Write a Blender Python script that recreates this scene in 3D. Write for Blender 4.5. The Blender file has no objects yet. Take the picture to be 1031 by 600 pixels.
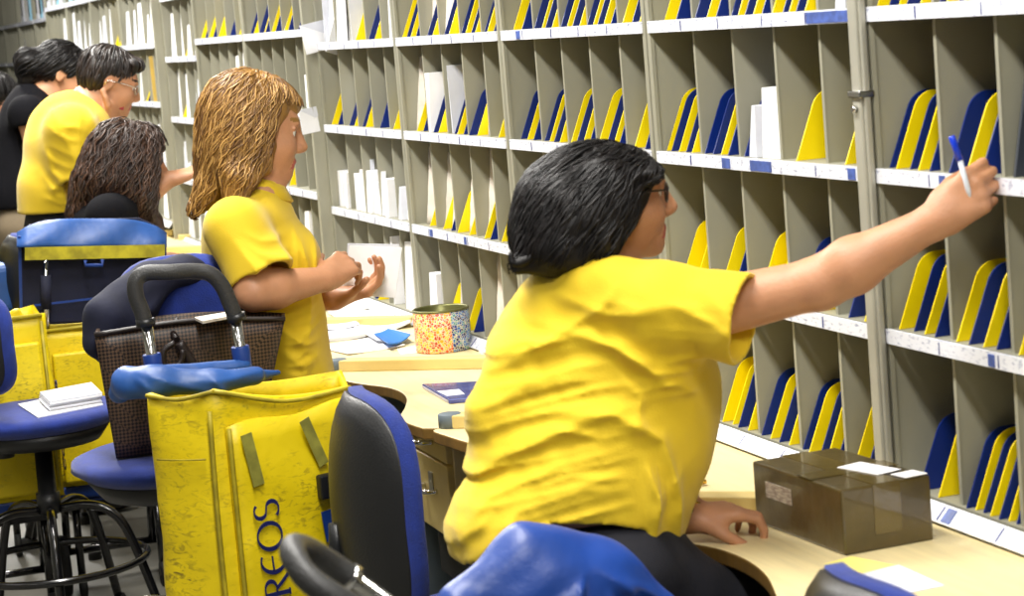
import bpy, math, random
import numpy as np
from mathutils import Vector, Matrix

# ---------------------------------------------------------------- camera, world, lights, exposure
SC = bpy.context.scene
COL = SC.collection
FPX, EYE, IW, IH = 2250.0, 1.65, 1031.0, 600.0
_dy = np.array([-245-IW/2, IH/2-80, -FPX]); _dy /= np.linalg.norm(_dy)
_p2 = np.array([-245-IW/2+1000, IH/2-80+83, -FPX])
_n = np.cross(_p2, _dy); _n /= np.linalg.norm(_n)
if _n[1] < 0: _n = -_n
ROT = np.array([np.cross(_dy, _n), _dy, _n])       # rows: world x, y, z axes seen from the camera
cam = bpy.data.objects.new('camera', bpy.data.cameras.new('camera')); COL.objects.link(cam)
m4 = Matrix([[*ROT[0], 0], [*ROT[1], 0], [*ROT[2], EYE], [0, 0, 0, 1]])
cam.matrix_world = m4
cam.data.sensor_width = 36; cam.data.lens = FPX/IW*36
cam.data.clip_start = .05; cam.data.clip_end = 100
cam.data.dof.use_dof = True; cam.data.dof.focus_distance = 5.4; cam.data.dof.aperture_fstop = 8
SC.camera = cam
SC.view_settings.view_transform = 'Standard'; SC.view_settings.look = 'None'
SC.view_settings.gamma = 1; SC.view_settings.exposure = -0.12
SC.view_settings.use_curve_mapping = False
wd = bpy.data.worlds.new('world'); SC.world = wd; wd.use_nodes = True
wd.node_tree.nodes['Background'].inputs[0].default_value = (.80, .86, 1, 1)
wd.node_tree.nodes['Background'].inputs[1].default_value = .07
def area(name, loc, sx, sy, power, color=(1, .97, .92), rot=(0, 0, 0)):
    l = bpy.data.lights.new(name, 'AREA'); l.shape = 'RECTANGLE'; l.size = sx; l.size_y = sy
    l.energy = power; l.color = color
    o = bpy.data.objects.new(name, l); o.location = loc; o.rotation_euler = rot; COL.objects.link(o); return o
for i, y in enumerate((.8, 3.2, 5.6, 8.0, 10.6, 13.4)):
    area('fluorescent_light', (.75, y, 2.95), .3, 1.6, 92 if y < 7 else 120)
    area('fluorescent_light', (-1.5, y, 2.95), .3, 1.6, 12)

def W(px, py, Y):
    """photo pixel -> point on the upright plane at distance Y along the aisle"""
    d = ROT @ np.array([px-IW/2, IH/2-py, -FPX]); return Vector((d[0]*Y/d[1], Y, EYE + d[2]*Y/d[1]))
def Z(px, py, z):
    d = ROT @ np.array([px-IW/2, IH/2-py, -FPX]); t = (z-EYE)/d[2]; return Vector((d[0]*t, d[1]*t, z))
def X(px, py, x):
    d = ROT @ np.array([px-IW/2, IH/2-py, -FPX]); t = x/d[0]; return Vector((x, d[1]*t, EYE+d[2]*t))

# ---------------------------------------------------------------- materials
def lin(c): return tuple(((v/255)/12.92 if v/255 <= .04045 else ((v/255+.055)/1.055)**2.4) for v in c)
MATS = {}
def mat(name, rgb, rough=.6, metal=0, var=0, vscale=8, bump=0, bscale=60, stretch=(1, 1, 1), rgb2=None, sheen=0, coat=0, spec=.5):
    if name in MATS: return MATS[name]
    m = bpy.data.materials.new(name); m.use_nodes = True; nt = m.node_tree; b = nt.nodes['Principled BSDF']
    b.inputs['Base Color'].default_value = (*lin(rgb), 1)
    b.inputs['Roughness'].default_value = rough; b.inputs['Metallic'].default_value = metal
    b.inputs['Specular IOR Level'].default_value = spec
    if sheen: b.inputs['Sheen Weight'].default_value = sheen
    if coat: b.inputs['Coat Weight'].default_value = coat
    tc = nt.nodes.new('ShaderNodeTexCoord'); mp = nt.nodes.new('ShaderNodeMapping'); mp.inputs['Scale'].default_value = stretch
    nt.links.new(tc.outputs['Object'], mp.inputs['Vector'])
    if var or rgb2:
        n = nt.nodes.new('ShaderNodeTexNoise'); n.inputs['Scale'].default_value = vscale; n.inputs['Detail'].default_value = 5
        nt.links.new(mp.outputs[0], n.inputs['Vector'])
        r = nt.nodes.new('ShaderNodeValToRGB'); nt.links.new(n.outputs['Fac'], r.inputs[0])
        c2 = rgb2 or tuple(max(0, v*(1-var)) for v in rgb)
        r.color_ramp.elements[0].position = .38; r.color_ramp.elements[1].position = .64
        r.color_ramp.elements[0].color = (*lin(c2), 1); r.color_ramp.elements[1].color = (*lin(rgb), 1)
        nt.links.new(r.outputs[0], b.inputs['Base Color'])
    if bump:
        n2 = nt.nodes.new('ShaderNodeTexNoise'); n2.inputs['Scale'].default_value = bscale; n2.inputs['Detail'].default_value = 3
        nt.links.new(mp.outputs[0], n2.inputs['Vector'])
        bp = nt.nodes.new('ShaderNodeBump'); bp.inputs['Strength'].default_value = bump; bp.inputs['Distance'].default_value = .004
        nt.links.new(n2.outputs['Fac'], bp.inputs['Height']); nt.links.new(bp.outputs[0], b.inputs['Normal'])
    MATS[name] = m; return m
def nodes(m): return m.node_tree, m.node_tree.nodes, m.node_tree.links

M_SHELF = mat('painted_shelf_metal', (152, 150, 132), .5, var=.05, vscale=3)
M_POST = mat('aluminium_post', (176, 174, 160), .45, .25, var=.08, vscale=6)
M_YEL = mat('yellow_plastic', (250, 222, 0), .42, spec=.35)
M_BLU = mat('blue_plastic', (6, 36, 112), .42, spec=.35)
M_GRY = mat('smoked_plastic', (62, 66, 72), .3)
M_PAPER = mat('white_paper', (236, 236, 238), .8, var=.03, vscale=20)
M_PAPER2 = mat('cool_white_paper', (214, 216, 224), .8, var=.05, vscale=14)
M_PAPER3 = mat('grey_white_envelope', (228, 218, 204), .75, var=.10, vscale=22, bump=.5, bscale=25)
M_KRAFT = mat('buff_envelope', (226, 190, 92), .75, var=.1)
M_DESK = mat('pale_wood_laminate', (234, 216, 164), .42, var=.05, vscale=5, stretch=(14, 1, 1))
M_EDGE = mat('brown_edge_band', (128, 96, 42), .5, var=.2, vscale=12)
M_LEDGE = mat('ledge_wood', (226, 202, 130), .5, var=.06, vscale=8)
M_DARK = mat('dark_grey_panel', (40, 42, 42), .7)
M_GREYP = mat('blue_grey_panel', (96, 108, 116), .6)
M_BLKP = mat('black_plastic', (22, 23, 25), .42, bump=.15, bscale=200)
M_GRIP = mat('black_foam_grip', (44, 44, 44), .5, bump=.4, bscale=260)
M_CHROME = mat('chrome', (215, 215, 215), .14, 1)
M_BLKM = mat('black_enamel', (14, 14, 16), .22, coat=.5)
M_SEAT = mat('blue_upholstery', (14, 44, 132), .85, var=.12, vscale=30, bump=.4, bscale=300, sheen=.2)
M_BLUC = mat('blue_nylon', (36, 84, 156), .45, var=.16, vscale=7, bump=.5, bscale=22)
M_NAVY = mat('navy_cloth', (12, 18, 48), .8, var=.2, vscale=9, bump=.4, bscale=30)
M_BSOCK = mat('blue_socket', (18, 54, 126), .45)
M_RUB = mat('rubber', (16, 16, 16), .7)
M_SHIRT = mat('yellow_shirt', (220, 187, 20), .8, var=.035, vscale=5, bump=.25, bscale=420, sheen=.15)
M_BLACKT = mat('black_knit', (13, 13, 18), .9, var=.15, bump=.3, bscale=200, spec=.15)
M_PANTS = mat('navy_trousers', (15, 16, 28), .8, var=.15, bump=.3, bscale=80)
M_TAN = mat('tan_trousers', (120, 106, 84), .85, var=.1)
M_SHOE = mat('shoe_leather', (22, 18, 16), .4)
M_SKIN = mat('skin', (194, 140, 104), .52, var=.06, vscale=16, bump=.15, bscale=160)
M_SKIN.node_tree.nodes['Principled BSDF'].inputs['Subsurface Weight'].default_value = .12
M_SKIN.node_tree.nodes['Principled BSDF'].inputs['Subsurface Radius'].default_value = (.02, .008, .004)
M_LIP = mat('lip', (168, 84, 76), .45)
M_EYEW = mat('eye_white', (226, 222, 216), .3)
M_IRIS = mat('iris', (38, 24, 16), .2)
M_HBLK = [mat('black_hair', (15, 12, 12), .5, bump=.4, bscale=90, spec=.28), mat('black_hair_sheen', (22, 18, 18), .42, spec=.3), mat('black_hair_deep', (8, 7, 8), .55, spec=.25)]
M_HBRN = [mat('brown_hair', (54, 36, 26), .45, bump=.4, bscale=90), mat('brown_hair_light', (82, 56, 40), .4), mat('brown_hair_deep', (34, 20, 14), .5)]
M_HBLD = [mat('dark_blond_hair', (142, 104, 50), .45, bump=.4, bscale=90), mat('blond_streak', (190, 148, 84), .38), mat('blond_lowlight', (104, 70, 32), .5)]
M_HDBR = [mat('dark_brown_hair', (30, 21, 17), .42, bump=.4, bscale=90), mat('dark_brown_hair_light', (48, 36, 28), .4), mat('dark_brown_hair_deep', (16, 11, 9), .5)]
M_INK = mat('navy_print', (14, 22, 84), .6)
M_GOLD = mat('gold_metal', (212, 172, 76), .25, 1)
M_RED = mat('red_card', (150, 36, 48), .6)

def mat_lip():
    m = bpy.data.materials.new('label_strip'); m.use_nodes = True; nt, N, L = nodes(m); b = N['Principled BSDF']
    b.inputs['Roughness'].default_value = .35
    tc = N.new('ShaderNodeTexCoord'); mp = N.new('ShaderNodeMapping'); mp.inputs['Scale'].default_value = (1, 9, 26)
    L.new(tc.outputs['Object'], mp.inputs[0])
    n = N.new('ShaderNodeTexNoise'); n.inputs['Scale'].default_value = 7; n.inputs['Detail'].default_value = 6; L.new(mp.outputs[0], n.inputs[0])
    r = N.new('ShaderNodeValToRGB'); r.color_ramp.elements[0].position = .30; r.color_ramp.elements[1].position = .46
    r.color_ramp.elements[0].color = (*lin((150, 156, 182)), 1); r.color_ramp.elements[1].color = (*lin((226, 229, 238)), 1)
    L.new(n.outputs['Fac'], r.inputs[0]); L.new(r.outputs[0], b.inputs['Base Color']); return m
M_LIPS = mat_lip()
M_LABB = mat('blue_label', (72, 98, 176), .5, var=.2, vscale=60)
M_TICK = mat('label_divider_mark', (60, 70, 130), .5)

def mat_floor():
    m = mat('floor_concrete', (112, 110, 102), .45, var=.12, vscale=3, bump=.1, bscale=30); return m
M_FLOOR = mat_floor()
M_WALL = mat('back_wall_paint', (150, 148, 136), .8)
M_CEIL = mat('ceiling_paint', (190, 188, 180), .9)

def mat_bag(name, rgb, grime, amt):
    m = bpy.data.materials.new(name); m.use_nodes = True; nt, N, L = nodes(m); b = N['Principled BSDF']
    b.inputs['Roughness'].default_value = .5
    tc = N.new('ShaderNodeTexCoord')
    a = N.new('ShaderNodeTexNoise'); a.inputs['Scale'].default_value = 5; a.inputs['Detail'].default_value = 8; a.inputs['Roughness'].default_value = .7
    L.new(tc.outputs['Object'], a.inputs[0])
    mp = N.new('ShaderNodeMapping'); mp.inputs['Scale'].default_value = (9, 9, 22); mp.inputs['Rotation'].default_value = (.3, .5, 0); L.new(tc.outputs['Object'], mp.inputs[0])
    s = N.new('ShaderNodeTexNoise'); s.inputs['Scale'].default_value = 4; s.inputs['Detail'].default_value = 9; s.inputs['Distortion'].default_value = 1.6
    L.new(mp.outputs[0], s.inputs[0])
    r1 = N.new('ShaderNodeValToRGB'); r1.color_ramp.elements[0].position = .46; r1.color_ramp.elements[1].position = .66; L.new(a.outputs[0], r1.inputs[0])
    r2 = N.new('ShaderNodeValToRGB'); r2.color_ramp.elements[0].position = .50; r2.color_ramp.elements[1].position = .66; L.new(s.outputs[0], r2.inputs[0])
    mu = N.new('ShaderNodeMath'); mu.operation = 'MULTIPLY'; L.new(r1.outputs[0], mu.inputs[0]); L.new(r2.outputs[0], mu.inputs[1])
    mu2 = N.new('ShaderNodeMath'); mu2.operation = 'MULTIPLY'; mu2.inputs[1].default_value = amt; L.new(mu.outputs[0], mu2.inputs[0])
    mx = N.new('ShaderNodeMix'); mx.data_type = 'RGBA'; L.new(mu2.outputs[0], mx.inputs['Factor'])
    mx.inputs['A'].default_value = (*lin(rgb), 1); mx.inputs['B'].default_value = (*lin(grime), 1)
    L.new(mx.outputs['Result'], b.inputs['Base Color'])
    n2 = N.new('ShaderNodeTexNoise'); n2.inputs['Scale'].default_value = 16; L.new(tc.outputs['Object'], n2.inputs[0])
    bp = N.new('ShaderNodeBump'); bp.inputs['Strength'].default_value = .5; bp.inputs['Distance'].default_value = .008
    L.new(n2.outputs[0], bp.inputs['Height']); L.new(bp.outputs[0], b.inputs['Normal']); return m
M_BAG = mat_bag('yellow_bag_canvas', (222, 196, 2), (110, 92, 20), .9)
M_BAGTRIM = mat('yellow_bag_trim', (176, 158, 24), .6, var=.2, vscale=20)
M_OLIVE = mat('olive_reflective_tape', (152, 148, 62), .5, var=.2, vscale=30)

def mat_weave():
    m = bpy.data.materials.new('woven_straw'); m.use_nodes = True; nt, N, L = nodes(m); b = N['Principled BSDF']
    tc = N.new('ShaderNodeTexCoord'); mp = N.new('ShaderNodeMapping'); mp.inputs['Scale'].default_value = (1, 1, 1); mp.inputs['Rotation'].default_value = (0, math.radians(45), 0)
    L.new(tc.outputs['Object'], mp.inputs[0])
    ch = N.new('ShaderNodeTexChecker'); ch.inputs['Scale'].default_value = 170
    ch.inputs[1].default_value = (*lin((88, 66, 50)), 1); ch.inputs[2].default_value = (*lin((22, 15, 13)), 1)
    L.new(mp.outputs[0], ch.inputs[0]); L.new(ch.outputs[0], b.inputs['Base Color'])
    bp = N.new('ShaderNodeBump'); bp.inputs['Strength'].default_value = .6; bp.inputs['Distance'].default_value = .003
    L.new(ch.outputs['Fac'], bp.inputs['Height']); L.new(bp.outputs[0], b.inputs['Normal']); b.inputs['Roughness'].default_value = .5
    return m
M_WEAVE = mat_weave()

def mat_pot():
    m = bpy.data.materials.new('mosaic_pattern'); m.use_nodes = True; nt, N, L = nodes(m); b = N['Principled BSDF']
    b.inputs['Roughness'].default_value = .35
    tc = N.new('ShaderNodeTexCoord')
    v = N.new('ShaderNodeTexVoronoi'); v.feature = 'DISTANCE_TO_EDGE'; v.inputs['Scale'].default_value = 135; L.new(tc.outputs['Object'], v.inputs[0])
    r = N.new('ShaderNodeValToRGB'); r.color_ramp.interpolation = 'LINEAR'; r.color_ramp.elements[0].position = .05; r.color_ramp.elements[1].position = .10; L.new(v.outputs['Distance'], r.inputs[0])
    vc = N.new('ShaderNodeTexVoronoi'); vc.inputs['Scale'].default_value = 135; L.new(tc.outputs['Object'], vc.inputs[0])
    sep = N.new('ShaderNodeSeparateColor'); L.new(vc.outputs['Color'], sep.inputs[0])
    warm = N.new('ShaderNodeValToRGB'); cool = N.new('ShaderNodeValToRGB')
    for rr, cs in ((warm, [(226, 92, 10), (240, 170, 20), (190, 60, 14), (246, 200, 50)]), (cool, [(20, 56, 140), (50, 120, 190), (20, 34, 80), (90, 150, 150)])):
        rr.color_ramp.interpolation = 'CONSTANT'; e = rr.color_ramp.elements
        e[0].position = 0; e[0].color = (*lin(cs[0]), 1); e[1].position = .3; e[1].color = (*lin(cs[1]), 1)
        for p, c in ((.6, cs[2]), (.8, cs[3])): q = e.new(p); q.color = (*lin(c), 1)
        L.new(sep.outputs[0], rr.inputs[0])
    sx = N.new('ShaderNodeSeparateXYZ'); L.new(tc.outputs['Object'], sx.inputs[0])
    gt = N.new('ShaderNodeMath'); gt.operation = 'GREATER_THAN'; gt.inputs[1].default_value = .004; L.new(sx.outputs['X'], gt.inputs[0])
    mx = N.new('ShaderNodeMix'); mx.data_type = 'RGBA'; L.new(gt.outputs[0], mx.inputs['Factor']); L.new(warm.outputs[0], mx.inputs['A']); L.new(cool.outputs[0], mx.inputs['B'])
    m2 = N.new('ShaderNodeMix'); m2.data_type = 'RGBA'; L.new(r.outputs[0], m2.inputs['Factor'])
    m2.inputs['A'].default_value = (*lin((222, 216, 190)), 1); L.new(mx.outputs['Result'], m2.inputs['B'])
    L.new(m2.outputs['Result'], b.inputs['Base Color']); return m
M_POT = mat_pot()

# ---------------------------------------------------------------- mesh helpers
def tag(o, label=None, cat=None, group=None, kind=None):
    if label: o['label'] = label
    if cat: o['category'] = cat
    if group: o['group'] = group
    if kind: o['kind'] = kind
    return o
def thing(name, loc, label, cat, group=None, rz=0):
    o = bpy.data.objects.new(name, None); o.location = loc; o.rotation_euler = (0, 0, rz); o.empty_display_size = .05
    COL.objects.link(o); return tag(o, label, cat, group)
class MB:
    def __init__(s, off=(0, 0, 0)): s.v = []; s.f = []; s.m = []; s.off = Vector(off); s.sm = []
    def add(s, vs, fs, mi=0, sm=False):
        b = len(s.v); s.v += [Vector(v) for v in vs]; s.f += [tuple(i+b for i in f) for f in fs]; s.m += [mi]*len(fs); s.sm += [sm]*len(fs); return s
    def box(s, c, size, mi=0, R=None):
        c = Vector(c); x, y, z = [k/2 for k in size]
        vs = [Vector((a*x, b*y, d*z)) for a in (-1, 1) for b in (-1, 1) for d in (-1, 1)]
        if R is not None: vs = [R @ v for v in vs]
        return s.add([v+c for v in vs], [(0, 1, 3, 2), (4, 6, 7, 5), (0, 4, 5, 1), (2, 3, 7, 6), (0, 2, 6, 4), (1, 5, 7, 3)], mi)
    def hexa(s, b4, t4, mi=0):
        return s.add(list(b4)+list(t4), [(3, 2, 1, 0), (4, 5, 6, 7), (0, 1, 5, 4), (1, 2, 6, 5), (2, 3, 7, 6), (3, 0, 4, 7)], mi)
    def tube(s, path, r, n=10, mi=0, cap=True, closed=False):
        P = [Vector(p) for p in path]; k = len(P); rs = r if isinstance(r, (list, tuple)) else [r]*k
        T = []
        for i in range(k):
            a = P[(i-1) % k] if (closed or i > 0) else P[i]; b = P[(i+1) % k] if (closed or i < k-1) else P[i]
            T.append((b-a).normalized() if (b-a).length > 1e-9 else Vector((0, 0, 1)))
        u = T[0].orthogonal().normalized(); vs = []
        for i in range(k):
            u = (u - T[i]*u.dot(T[i]))
            u = u.normalized() if u.length > 1e-6 else T[i].orthogonal().normalized()
            w = T[i].cross(u)
            for j in range(n):
                a = 2*math.pi*j/n; vs.append(P[i] + (u*math.cos(a)+w*math.sin(a))*rs[i])
        fs = []
        for i in range(k if closed else k-1):
            i2 = (i+1) % k
            for j in range(n): fs.append((i*n+j, i*n+(j+1) % n, i2*n+(j+1) % n, i2*n+j))
        s.add(vs, fs, mi, True)
        if cap and not closed:
            b = len(s.v)-k*n
            s.f.append(tuple(b+j for j in reversed(range(n)))); s.m.append(mi); s.sm.append(False)
            s.f.append(tuple(b+(k-1)*n+j for j in range(n))); s.m.append(mi); s.sm.append(False)
        return s
    def lathe(s, prof, c=(0, 0, 0), n=32, mi=0, R=None):
        c = Vector(c); vs = []; k = len(prof)
        for r, z in prof:
            for j in range(n):
                a = 2*math.pi*j/n; v = Vector((r*math.cos(a), r*math.sin(a), z))
                vs.append((R @ v if R is not None else v)+c)
        fs = [(i*n+j, i*n+(j+1) % n, (i+1)*n+(j+1) % n, (i+1)*n+j) for i in range(k-1) for j in range(n)]
        return s.add(vs, fs, mi, True)
    def prism(s, poly, fn, t, mi=0, mside=None):
        """poly of 2-D points, fn(u,v,w) -> 3-D, extruded w from 0 to t"""
        n = len(poly); vs = [fn(u, v, 0) for u, v in poly]+[fn(u, v, t) for u, v in poly]
        s.add(vs, [tuple(range(n-1, -1, -1)), tuple(range(n, 2*n))], mi)
        b = len(s.v)-2*n
        for i in range(n):
            j = (i+1) % n; s.f.append((b+i, b+j, b+n+j, b+n+i)); s.m.append(mi if mside is None else mside); s.sm.append(False)
        return s
    def build(s, name, mats, parent=None, bevel=0, smooth=None, seg=2, link=True):
        me = bpy.data.meshes.new(name); me.from_pydata([v-s.off for v in s.v], [], s.f)
        for mm in (mats if isinstance(mats, (list, tuple)) else [mats]): me.materials.append(mm)
        me.polygons.foreach_set('material_index', s.m)
        me.polygons.foreach_set('use_smooth', s.sm if smooth is None else [smooth]*len(s.f))
        bpy_fix(me)
        return mkobj(name, me, parent, bevel, seg)
def bpy_fix(me):
    import bmesh
    bm = bmesh.new(); bm.from_mesh(me); bmesh.ops.recalc_face_normals(bm, faces=bm.faces); bm.to_mesh(me); bm.free(); me.update()
def mkobj(name, me, parent=None, bevel=0, seg=2):
    o = bpy.data.objects.new(name, me); COL.objects.link(o)
    if parent is not None: o.parent = parent
    if bevel:
        b = o.modifiers.new('bevel', 'BEVEL'); b.width = bevel; b.segments = seg; b.limit_method = 'ANGLE'; b.angle_limit = .6
    return o
def bez(pts, n=6):
    """Catmull-Rom through pts"""
    P = [Vector(p) for p in pts]; out = []
    for i in range(len(P)-1):
        p0 = P[i-1] if i else P[0]*2-P[1]; p1 = P[i]; p2 = P[i+1]; p3 = P[i+2] if i+2 < len(P) else P[-1]*2-P[-2]
        for k in range(n):
            t = k/n; out.append(.5*((2*p1)+(p2-p0)*t+(2*p0-5*p1+4*p2-p3)*t*t+(3*p1-p0-3*p2+p3)*t**3))
    out.append(P[-1]); return out

# ---------------------------------------------------------------- implicit surfaces -> continuous meshes
def A3(v): return np.array(tuple(v), dtype=np.float32)
def cap(a, b, ra, rb, k=.02, op='u'):
    a, b = A3(a), A3(b); ab = b-a; L2 = float(ab@ab)+1e-9
    def f(P):
        t = np.clip(((P-a)@ab)/L2, 0, 1); q = P-a-t[:, None]*ab
        return np.sqrt(np.einsum('ij,ij->i', q, q))-(ra+(rb-ra)*t)
    return (f, (a+b)/2, math.sqrt(L2)/2+max(ra, rb), k, op)
def ecap(a, b, ra, rb, side, flat, k=.03, op='u', fwd=None):
    """cone capsule whose section is wider along `side` by factor flat"""
    a, b, sd = A3(a), A3(b), A3(Vector(side).normalized())
    ab = b-a; ab2 = ab-sd*(ab@sd)*(1-1/flat); L2 = float(ab2@ab2)+1e-9
    def f(P):
        q0 = P-a; s = q0@sd; q0 = q0-np.outer(s*(1-1/flat), sd)
        t = np.clip((q0@ab2)/L2, 0, 1); q = q0-t[:, None]*ab2
        return np.sqrt(np.einsum('ij,ij->i', q, q))-(ra+(rb-ra)*t)
    return (f, (a+b)/2, float(np.linalg.norm(ab))/2+max(ra, rb)*flat, k, op)
def ell(c, r, axes=None, k=.02, op='u'):
    c = A3(c); r = np.array(r, dtype=np.float32)
    M = np.eye(3, dtype=np.float32) if axes is None else np.array([tuple(Vector(x).normalized()) for x in axes], dtype=np.float32)
    def f(P):
        q = (P-c)@M.T; a = q/r; k0 = np.sqrt(np.einsum('ij,ij->i', a, a)); b = q/(r*r); k1 = np.sqrt(np.einsum('ij,ij->i', b, b))+1e-6
        return k0*(k0-1)/k1
    return (f, c, float(max(r)), k, op)
def rbox(c, half, rad, axes=None, k=.01, op='u'):
    c = A3(c); h = np.array(half, dtype=np.float32)-rad
    M = np.eye(3, dtype=np.float32) if axes is None else np.array([tuple(Vector(x).normalized()) for x in axes], dtype=np.float32)
    def f(P):
        q = np.abs((P-c)@M.T)-h
        return np.linalg.norm(np.maximum(q, 0), axis=1)+np.minimum(q.max(axis=1), 0)-rad
    return (f, c, float(np.linalg.norm(half)), k, op)
def group(prims, k=.01):
    """hard union of prims, blended as one into the rest"""
    cs = np.array([p[1] for p in prims]); c = cs.mean(0); R = max(np.linalg.norm(p[1]-c)+p[2] for p in prims)
    def f(P):
        d = None
        for p in prims:
            e = p[0](P); d = e if d is None else np.minimum(d, e)
        return d
    return (f, c.astype(np.float32), float(R), k, 'u')
def smin(a, b, k):
    h = np.clip(.5+.5*(b-a)/k, 0, 1); return b*(1-h)+a*h-k*h*(1-h)
def evalp(prims, P, post=None):
    D = np.full(len(P), .5, dtype=np.float32)
    for f, c, R, k, op in prims:
        q = P-c; m = np.einsum('ij,ij->i', q, q) < (R+.13)**2
        if not m.any(): continue
        d = f(P[m]); o = D[m]
        D[m] = smin(o, d, k) if op == 'u' else -smin(-o, d, k)
    if post is not None: D = post(P, D)
    return D
def nets(prims, h, post=None, lo=None, hi=None):
    us = [p for p in prims if p[4] == 'u']
    if lo is None: lo = np.min([p[1]-p[2] for p in us], axis=0)-3*h
    if hi is None: hi = np.max([p[1]+p[2] for p in us], axis=0)+3*h
    S = 6; n = (np.ceil((np.array(hi)-lo)/h/S).astype(int)+1)*S
    cs = [np.arange(0, n[i], S)+S/2-.5 for i in range(3)]
    G = np.stack(np.meshgrid(*[lo[i]+cs[i]*h for i in range(3)], indexing='ij'), -1).reshape(-1, 3).astype(np.float32)
    dc = evalp(prims, G, post).reshape([len(c) for c in cs])
    act = np.abs(dc) < S*h*1.35
    D = np.repeat(np.repeat(np.repeat(dc, S, 0), S, 1), S, 2)
    idx = np.argwhere(act); loc = np.stack(np.meshgrid(*[np.arange(S)]*3, indexing='ij'), -1).reshape(-1, 3)
    for c0 in range(0, len(idx), 3000):
        I = (idx[c0:c0+3000, None, :]*S+loc[None]).reshape(-1, 3)
        D[I[:, 0], I[:, 1], I[:, 2]] = evalp(prims, (lo+I*h).astype(np.float32), post)
    s = D < 0
    c8 = [(a, b, c) for a in (0, 1) for b in (0, 1) for c in (0, 1)]
    def sh(A, o): return A[o[0]:A.shape[0]-1+o[0], o[1]:A.shape[1]-1+o[1], o[2]:A.shape[2]-1+o[2]]
    cnt = sum(sh(s, o).astype(np.int8) for o in c8); ac = (cnt > 0) & (cnt < 8)
    I = np.argwhere(ac); V = np.zeros((len(I), 3)); Nn = np.zeros(len(I))
    val = {o: D[I[:, 0]+o[0], I[:, 1]+o[1], I[:, 2]+o[2]] for o in c8}
    for o in c8:
        for ax in range(3):
            if o[ax]: continue
            p = list(o); p[ax] = 1; p = tuple(p); a, b = val[o], val[p]; m = (a < 0) != (b < 0)
            t = np.where(m, a/np.where(m, a-b, 1), 0)
            pt = np.tile(np.array(o, float), (len(I), 1)); pt[:, ax] = t
            V[m] += pt[m]; Nn[m] += 1
    V = lo+(I+V/Nn[:, None])*h
    vid = -np.ones(ac.shape, dtype=np.int64); vid[ac] = np.arange(len(I))
    F = []
    for ax in range(3):
        b, c = (ax+1) % 3, (ax+2) % 3
        s0 = np.take(s, range(0, s.shape[ax]-1), ax); s1 = np.take(s, range(1, s.shape[ax]), ax)
        E = np.argwhere(s0 != s1); E = E[(E[:, b] > 0) & (E[:, c] > 0) & (E[:, b] < s.shape[b]-1) & (E[:, c] < s.shape[c]-1)]
        q = []
        for db, dc_ in ((1, 1), (0, 1), (0, 0), (1, 0)):
            J = E.copy(); J[:, b] -= db; J[:, c] -= dc_; q.append(vid[J[:, 0], J[:, 1], J[:, 2]])
        Q = np.stack(q, 1); fl = s0[E[:, 0], E[:, 1], E[:, 2]]
        Q[~fl] = Q[~fl][:, ::-1]; F.append(Q)
    return V, np.concatenate(F)
def npmesh(name, V, F, mats, mi=None):
    me = bpy.data.meshes.new(name); me.vertices.add(len(V)); me.vertices.foreach_set('co', np.asarray(V, dtype=np.float32).ravel())
    k = F.shape[1]; me.loops.add(F.size); me.loops.foreach_set('vertex_index', F.ravel().astype(np.int32)); me.polygons.add(len(F))
    me.polygons.foreach_set('loop_start', np.arange(0, F.size, k, dtype=np.int32)); me.polygons.foreach_set('loop_total', np.full(len(F), k, dtype=np.int32))
    for m in (mats if isinstance(mats, (list, tuple)) else [mats]): me.materials.append(m)
    me.polygons.foreach_set('use_smooth', np.ones(len(F), dtype=bool))
    if mi is not None: me.polygons.foreach_set('material_index', mi.astype(np.int32))
    me.update(calc_edges=True); return me
def skin(name, prims, h, mats, parent, off, post=None, paint=None, smooth=1):
    V, F = nets(prims, h, post)
    for _ in range(smooth):                                     # light Laplacian
        S = np.zeros_like(V); C = np.zeros(len(V))
        for a in range(4):
            b = (a+1) % 4; np.add.at(S, F[:, a], V[F[:, b]]); np.add.at(C, F[:, a], 1); np.add.at(S, F[:, b], V[F[:, a]]); np.add.at(C, F[:, b], 1)
        V = .5*V+.5*S/np.maximum(C, 1)[:, None]
    mi = paint(V[F].mean(1)) if paint else None
    me = npmesh(name, V-np.array(tuple(off)), F, mats, mi)
    return mkobj(name, me, parent)
def noise3(P, s, seed=0):
    """cheap smooth pseudo noise, -1..1"""
    r = np.random.RandomState(seed); o = np.zeros(len(P))
    for i in range(6):
        d = r.normal(size=3); d /= np.linalg.norm(d); o += np.sin(P@d*s*(1+.35*i)+r.uniform(0, 6.28)+1.3*np.sin(P@np.roll(d, 1)*s*.7+i))
    return o/6*1.3
def folds(lines, axes=(0, 2)):
    """raised creases along world polylines given in a plane; each (points, width, height)"""
    L = [([np.array([p[axes[0]], p[axes[1]]]) for p in pts], w, a) for pts, w, a in lines]
    def f(P):
        Q = P[:, list(axes)]; out = np.zeros(len(P))
        for pts, w, a in L:
            best = np.full(len(P), 9.)
            n = len(pts)-1
            fade = np.zeros(len(P))
            for i in range(n):
                p, q = pts[i], pts[i+1]; d = q-p; t = np.clip(((Q-p)@d)/(d@d+1e-9), 0, 1)
                dd = np.linalg.norm(Q-p-t[:, None]*d, axis=1); m = dd < best; best[m] = dd[m]; fade[m] = ((i+t)/n)[m]
            out += a*np.exp(-(best/w)**1.35)*np.clip(np.sin(np.pi*np.clip(fade, .04, .96)), 0, 1)**.6
        return out
    return f

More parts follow.
